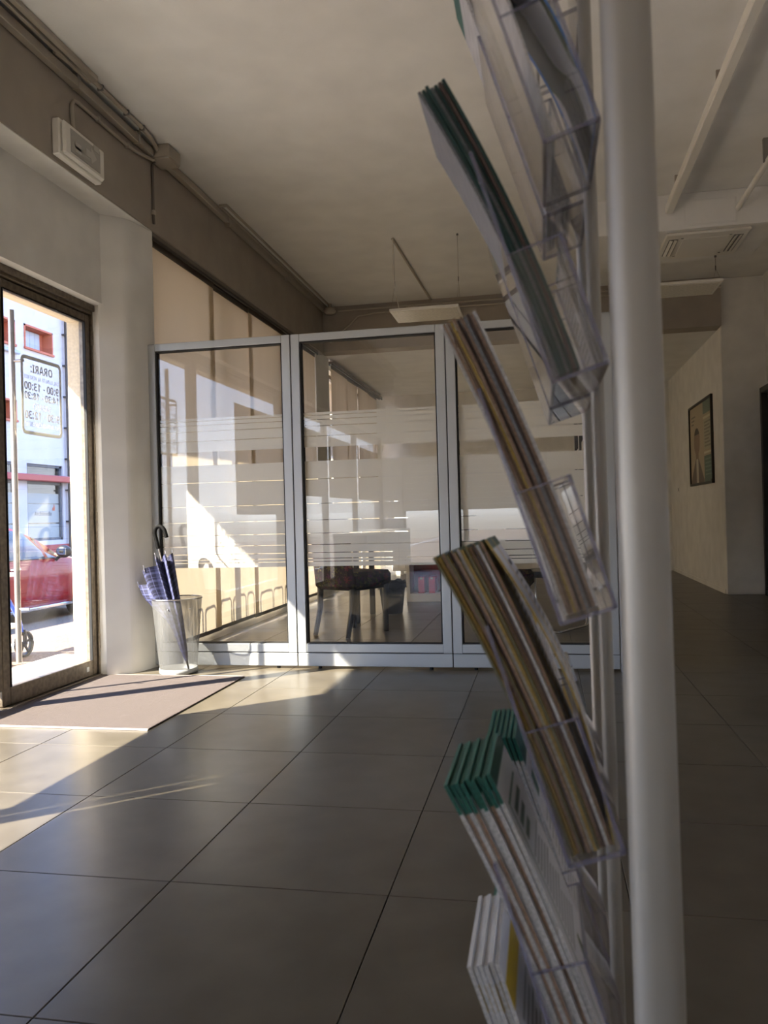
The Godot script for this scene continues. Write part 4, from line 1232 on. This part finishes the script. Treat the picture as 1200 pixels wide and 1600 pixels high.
func leaflet(label: String, group: String, tier: int, col: int, t0: float, length: float, lean_more: float, bow: float, thick: float, face: Material, edge: Material, head: Material = null, back: Material = null) -> void:
	# t0: place of the foot on the pocket floor; lean_more: how far the head falls back; bow: forward belly
	var y0 := TIER_Y - PITCH * tier
	var bd := Vector2(cos(LEAN), sin(LEAN)) 
	var up := Vector2(-sin(LEAN), cos(LEAN))
	var foot := Vector2(CORNER_X, y0) + bd * (t0 + 0.0025) + up * 0.0035
	var n := 20
	var a := []
	var b := []
	for k in n + 1:
		var f := k / float(n)
		var s := length * f
		var off := -lean_more * f * f + bow * sin(PI * f) 
		var p := foot + up * s + bd * off
		a.append(p)
	for k in n + 1:
		var d: Vector2 = (a[mini(k + 1, n)] - a[maxi(k - 1, 0)]).normalized()
		b.append(a[k] + Vector2(d.y, -d.x) * thick)
	var z0 := -0.017 - 0.131 * col
	var z1 := z0 - 0.097
	var dz := rng.randf_range(-0.002, 0.002)
	z0 += dz
	z1 += dz
	var o := Node3D.new()
	o.name = numbered("leaflet")
	add_child(o)
	tag(o, label, "leaflet", group)
	o.position = Vector3(RX, 0, RZ)
	o.rotation.z = TILT
	var front := sh(); var rest := sh(); var hd := sh(); var rear := sh()
	front.smooth(); rest.smooth(); hd.smooth(); rear.smooth()
	var cut := n - 2 if head else n + 5
	for k in n:
		var f0 := k / float(n); var f1 := (k + 1) / float(n)
		var A0 := Vector3(a[k].x, a[k].y, z0); var A1 := Vector3(a[k + 1].x, a[k + 1].y, z0)
		var B0 := Vector3(b[k].x, b[k].y, z0); var B1 := Vector3(b[k + 1].x, b[k + 1].y, z0)
		var w := Vector3(0, 0, z1 - z0)
		front.quad(B0, B0 + w, B1 + w, B1, Vector2(0, 1 - f0), Vector2(1, 1 - f0), Vector2(1, 1 - f1), Vector2(0, 1 - f1))
		var s: Shape = hd if k >= cut else rest
		s.smooth()
		(rear if back else s).quad(A0 + w, A0, A1, A1 + w, Vector2(1, 1 - f0), Vector2(0, 1 - f0), Vector2(0, 1 - f1), Vector2(1, 1 - f1))
		s.smooth(false)
		s.quad(A0, B0, B1, A1)
		s.quad(B0 + w, A0 + w, A1 + w, B1 + w)
	var te: Shape = hd if head else rest
	te.smooth(false)
	var w2 := Vector3(0, 0, z1 - z0)
	var At := Vector3(a[n].x, a[n].y, z0); var Bt := Vector3(b[n].x, b[n].y, z0)
	te.quad(At, Bt, Bt + w2, At + w2)
	var Ab := Vector3(a[0].x, a[0].y, z0); var Bb := Vector3(b[0].x, b[0].y, z0)
	rest.quad(Bb, Ab, Ab + w2, Bb + w2)
	obj("cover", front, face, o)
	obj("pages", rest, edge, o)
	if head: obj("coloured_head", hd, head, o)
	if back: obj("back_cover", rear, back, o)

func rack() -> void:
	var r := thing("brochure_rack", "grey metal brochure rack with clear acrylic pockets leaning out beside the camera", "rack", Vector3(RX, 0, RZ))
	r.rotation.z = TILT
	var prof := []
	for q in rounded(0.0285, 0.030, 0.011, 7): prof.append(Vector2(q.x, q.y))
	var ps := sh()
	ps.xf = Transform3D(Basis(Vector3.RIGHT, -PI / 2), Vector3.ZERO)
	ps.prism(prof, 0.02, 1.72, true)
	obj("post", ps, M.rack_metal, r)
	obj("post_cap", sh().box(Vector3(0, 1.723, 0), Vector3(0.027, 0.006, 0.029), 0.002), M.black_plastic, r)
	obj("rod", sh().tube([Vector3(-0.0145, 0.02, -0.130), Vector3(-0.0145, 1.70, -0.130)], 0.005, 14), M.rack_metal, r)
	obj("rod", sh().tube([Vector3(-0.0145, 0.02, -0.262), Vector3(-0.0145, 1.70, -0.262)], 0.005, 14), M.rack_metal, r)
	obj("base_plate", sh().box(Vector3(-0.04, 0.012, -0.13), Vector3(0.40, 0.022, 0.36), 0.004), M.rack_metal, r)
	obj("top_bar", sh().box(Vector3(-0.005, 1.70, -0.13), Vector3(0.02, 0.012, 0.28), 0.003), M.rack_metal, r)
	# pockets
	var bd := Vector3(cos(LEAN), sin(LEAN), 0)
	var up := Vector3(-sin(LEAN), cos(LEAN), 0)
	var turn := Basis(bd, up, Vector3.BACK)
	var wdt := 0.1075
	var deep := 0.0345
	for col in 2:
		for tier in range(-1, 8):
			var c := Vector3(CORNER_X, TIER_Y - PITCH * tier, -0.012 - 0.131 * col)
			var mid := c + Vector3(0, 0, -wdt / 2)
			var bk := obj("pocket", sh().box(mid + up * 0.0775, Vector3(0.0022, 0.155, wdt), 0.0, turn), M.acrylic, r)
			var pn := sh()
			obj("pocket_floor", sh().box(mid + bd * deep / 2, Vector3(deep, 0.0022, wdt), 0.0, turn), M.acrylic, bk)
			obj("pocket_front", sh().box(mid + bd * deep + up * 0.0425, Vector3(0.0022, 0.085, wdt), 0.0, turn), M.acrylic, bk)
			for z in [0.0, -wdt]:
				obj("pocket_side", sh().box(c + Vector3(0, 0, z) + bd * deep / 2 + up * 0.0425, Vector3(deep, 0.085, 0.0018), 0.0, turn), M.acrylic, bk)
			var ed := sh()
			var t := 0.0024
			for z in [0.0, -wdt]:
				var o := c + Vector3(0, 0, z)
				ed.box(o + up * 0.0775, Vector3(t, 0.155, t), 0.0, turn)
				ed.box(o + bd * deep / 2, Vector3(deep, t, t), 0.0, turn)
				ed.box(o + bd * deep + up * 0.0425, Vector3(t, 0.085, t), 0.0, turn)
				ed.box(o + bd * deep / 2 + up * 0.085, Vector3(deep, t * 0.5, t * 0.8), 0.0, turn)
			ed.box(mid + up * 0.155, Vector3(t, t * 0.6, wdt), 0.0, turn)
			ed.box(mid + bd * deep + up * 0.085, Vector3(t, t * 0.6, wdt), 0.0, turn)
			ed.box(mid, Vector3(t, t, wdt), 0.0, turn)
			ed.box(mid + bd * deep, Vector3(t, t, wdt), 0.0, turn)
			obj("pocket_edge", ed, M.acrylic_edge, bk)
	# leaflets
	var fm := []
	for k in 7:
		var m := mat("cover_%d" % k, Color(1, 1, 1), 0.45)
		m.albedo_texture = cover(k)
		m.texture_repeat = false
		fm.append(m)
	var pg := func(key: String, c: Color) -> StandardMaterial3D:
		var m := mat(key, c, 0.6)
		m.albedo_texture = noise_tex(key.hash() % 1000, 0.08, grey(0.74), grey(1.0), 128, 2)
		m.uv1_triplanar = true
		m.uv1_scale = Vector3(30, 30, 2)
		return m
	var white: Material = pg.call("pages_white", Color(0.80, 0.80, 0.80))
	var tan_: Material = pg.call("pages_tan", Color(0.62, 0.52, 0.44))
	var brown: Material = pg.call("pages_brown", Color(0.34, 0.27, 0.24))
	var yellow: Material = pg.call("pages_yellow", Color(0.66, 0.56, 0.28))
	var olive: Material = pg.call("pages_olive", Color(0.44, 0.42, 0.30))
	var dkgreen: Material = pg.call("pages_green", Color(0.10, 0.27, 0.25))
	var teal: Material = pg.call("pages_teal", Color(0.09, 0.38, 0.33))
	var steelg: Material = pg.call("pages_grey", Color(0.50, 0.51, 0.53))
	# tier 0 of the near column: one loose picture leaflet curling forward
	leaflet("white and green picture leaflet with blue margin curling over in the top pocket", "", 0, 0, 0.031, 0.215, 0.050, 0.004, 0.0014, fm[0], mat("margin_blue", Color(0.16, 0.45, 0.74), 0.5), null, fm[0])
	leaflet("pale folded leaflet leaning on the back of the top pocket", "", 0, 0, 0.004, 0.19, 0.0, 0.002, 0.0015, fm[4], white, null)
	# tier 1: dark green leaflets
	for k in 7:
		leaflet("dark green leaflet in the pocket below the picture leaflet", "dark green leaflets", 1, 0, 0.001 + 0.0022 * k, 0.205 - 0.0012 * (k % 2), 0.022 - 0.0006 * k, 0.0, 0.0021, fm[1], [steelg, dkgreen, dkgreen, steelg, dkgreen, brown, dkgreen][k], null)
	# tier 2: grey photo leaflets
	for k in 11:
		leaflet("grey photo leaflet with orange band in the pocket below the dark green leaflets", "grey photo leaflets", 2, 0, 0.001 + 0.0020 * k, 0.200 - 0.0012 * (k % 2), 0.014 - 0.0003 * k, 0.0, 0.0019, fm[2], [white, tan_, tan_, yellow, tan_, brown, tan_, steelg, brown, tan_, white][k], null)
	# tier 3: yellow lined brochures, the front one bowed away from the pile
	for k in 13:
		leaflet("white brochure with yellow rule in the bulging pocket of tan edged brochures", "yellow ruled brochures", 3, 0, 0.0005 + 0.0020 * k, 0.203 - 0.0012 * (k % 2), 0.022 - 0.0006 * k, 0.0, 0.0019, fm[3], [olive, yellow, tan_, olive, brown, tan_, white, yellow, olive, tan_, brown, white, tan_][k], null)
	leaflet("foremost white brochure with yellow rule and text, bowed away from its pile", "", 3, 0, 0.0005 + 0.0020 * 13, 0.203, 0.013, 0.010, 0.0012, fm[3], yellow, null)
	# tier 4: green headed leaflets
	for k in 9:
		leaflet("white leaflet with green head and printed leaf below the yellow ruled brochures", "green headed leaflets", 4, 0, 0.001 + 0.0028 * k, 0.205 - 0.0012 * (k % 2), 0.020 - 0.0008 * k, 0.0, 0.0027, fm[4], [white, tan_, white, tan_, white, white, tan_, white, white][k], teal)
	# tier 5
	for k in 6:
		leaflet("white leaflet with yellow band in the lowest visible pocket", "yellow banded leaflets", 5, 0, 0.006 + 0.0030 * k, 0.235 - 0.0015 * (k % 2), 0.004 - 0.0006 * k, 0.0, 0.0028, fm[5], white, null)
	# far column
	for tier in range(0, 6):
		for k in 6:
			leaflet(["teal headed leaflet in the top pocket of the far column", "teal headed leaflet in the second pocket of the far column", "pale leaflet in the third pocket of the far column", "pale leaflet in the fourth pocket of the far column", "teal headed leaflet in the fifth pocket of the far column", "teal headed leaflet in the sixth pocket of the far column"][tier], "leaflets of the far column, pocket %d" % (tier + 1), tier, 1, 0.001 + 0.0034 * k, [0.235, 0.15, 0.15, 0.15, 0.195, 0.20][tier] - 0.001 * k, 0.004 - 0.0006 * k, 0.0, 0.0028, fm[6 if tier != 2 and tier != 3 else 5], white, teal if tier != 2 and tier != 3 else null)
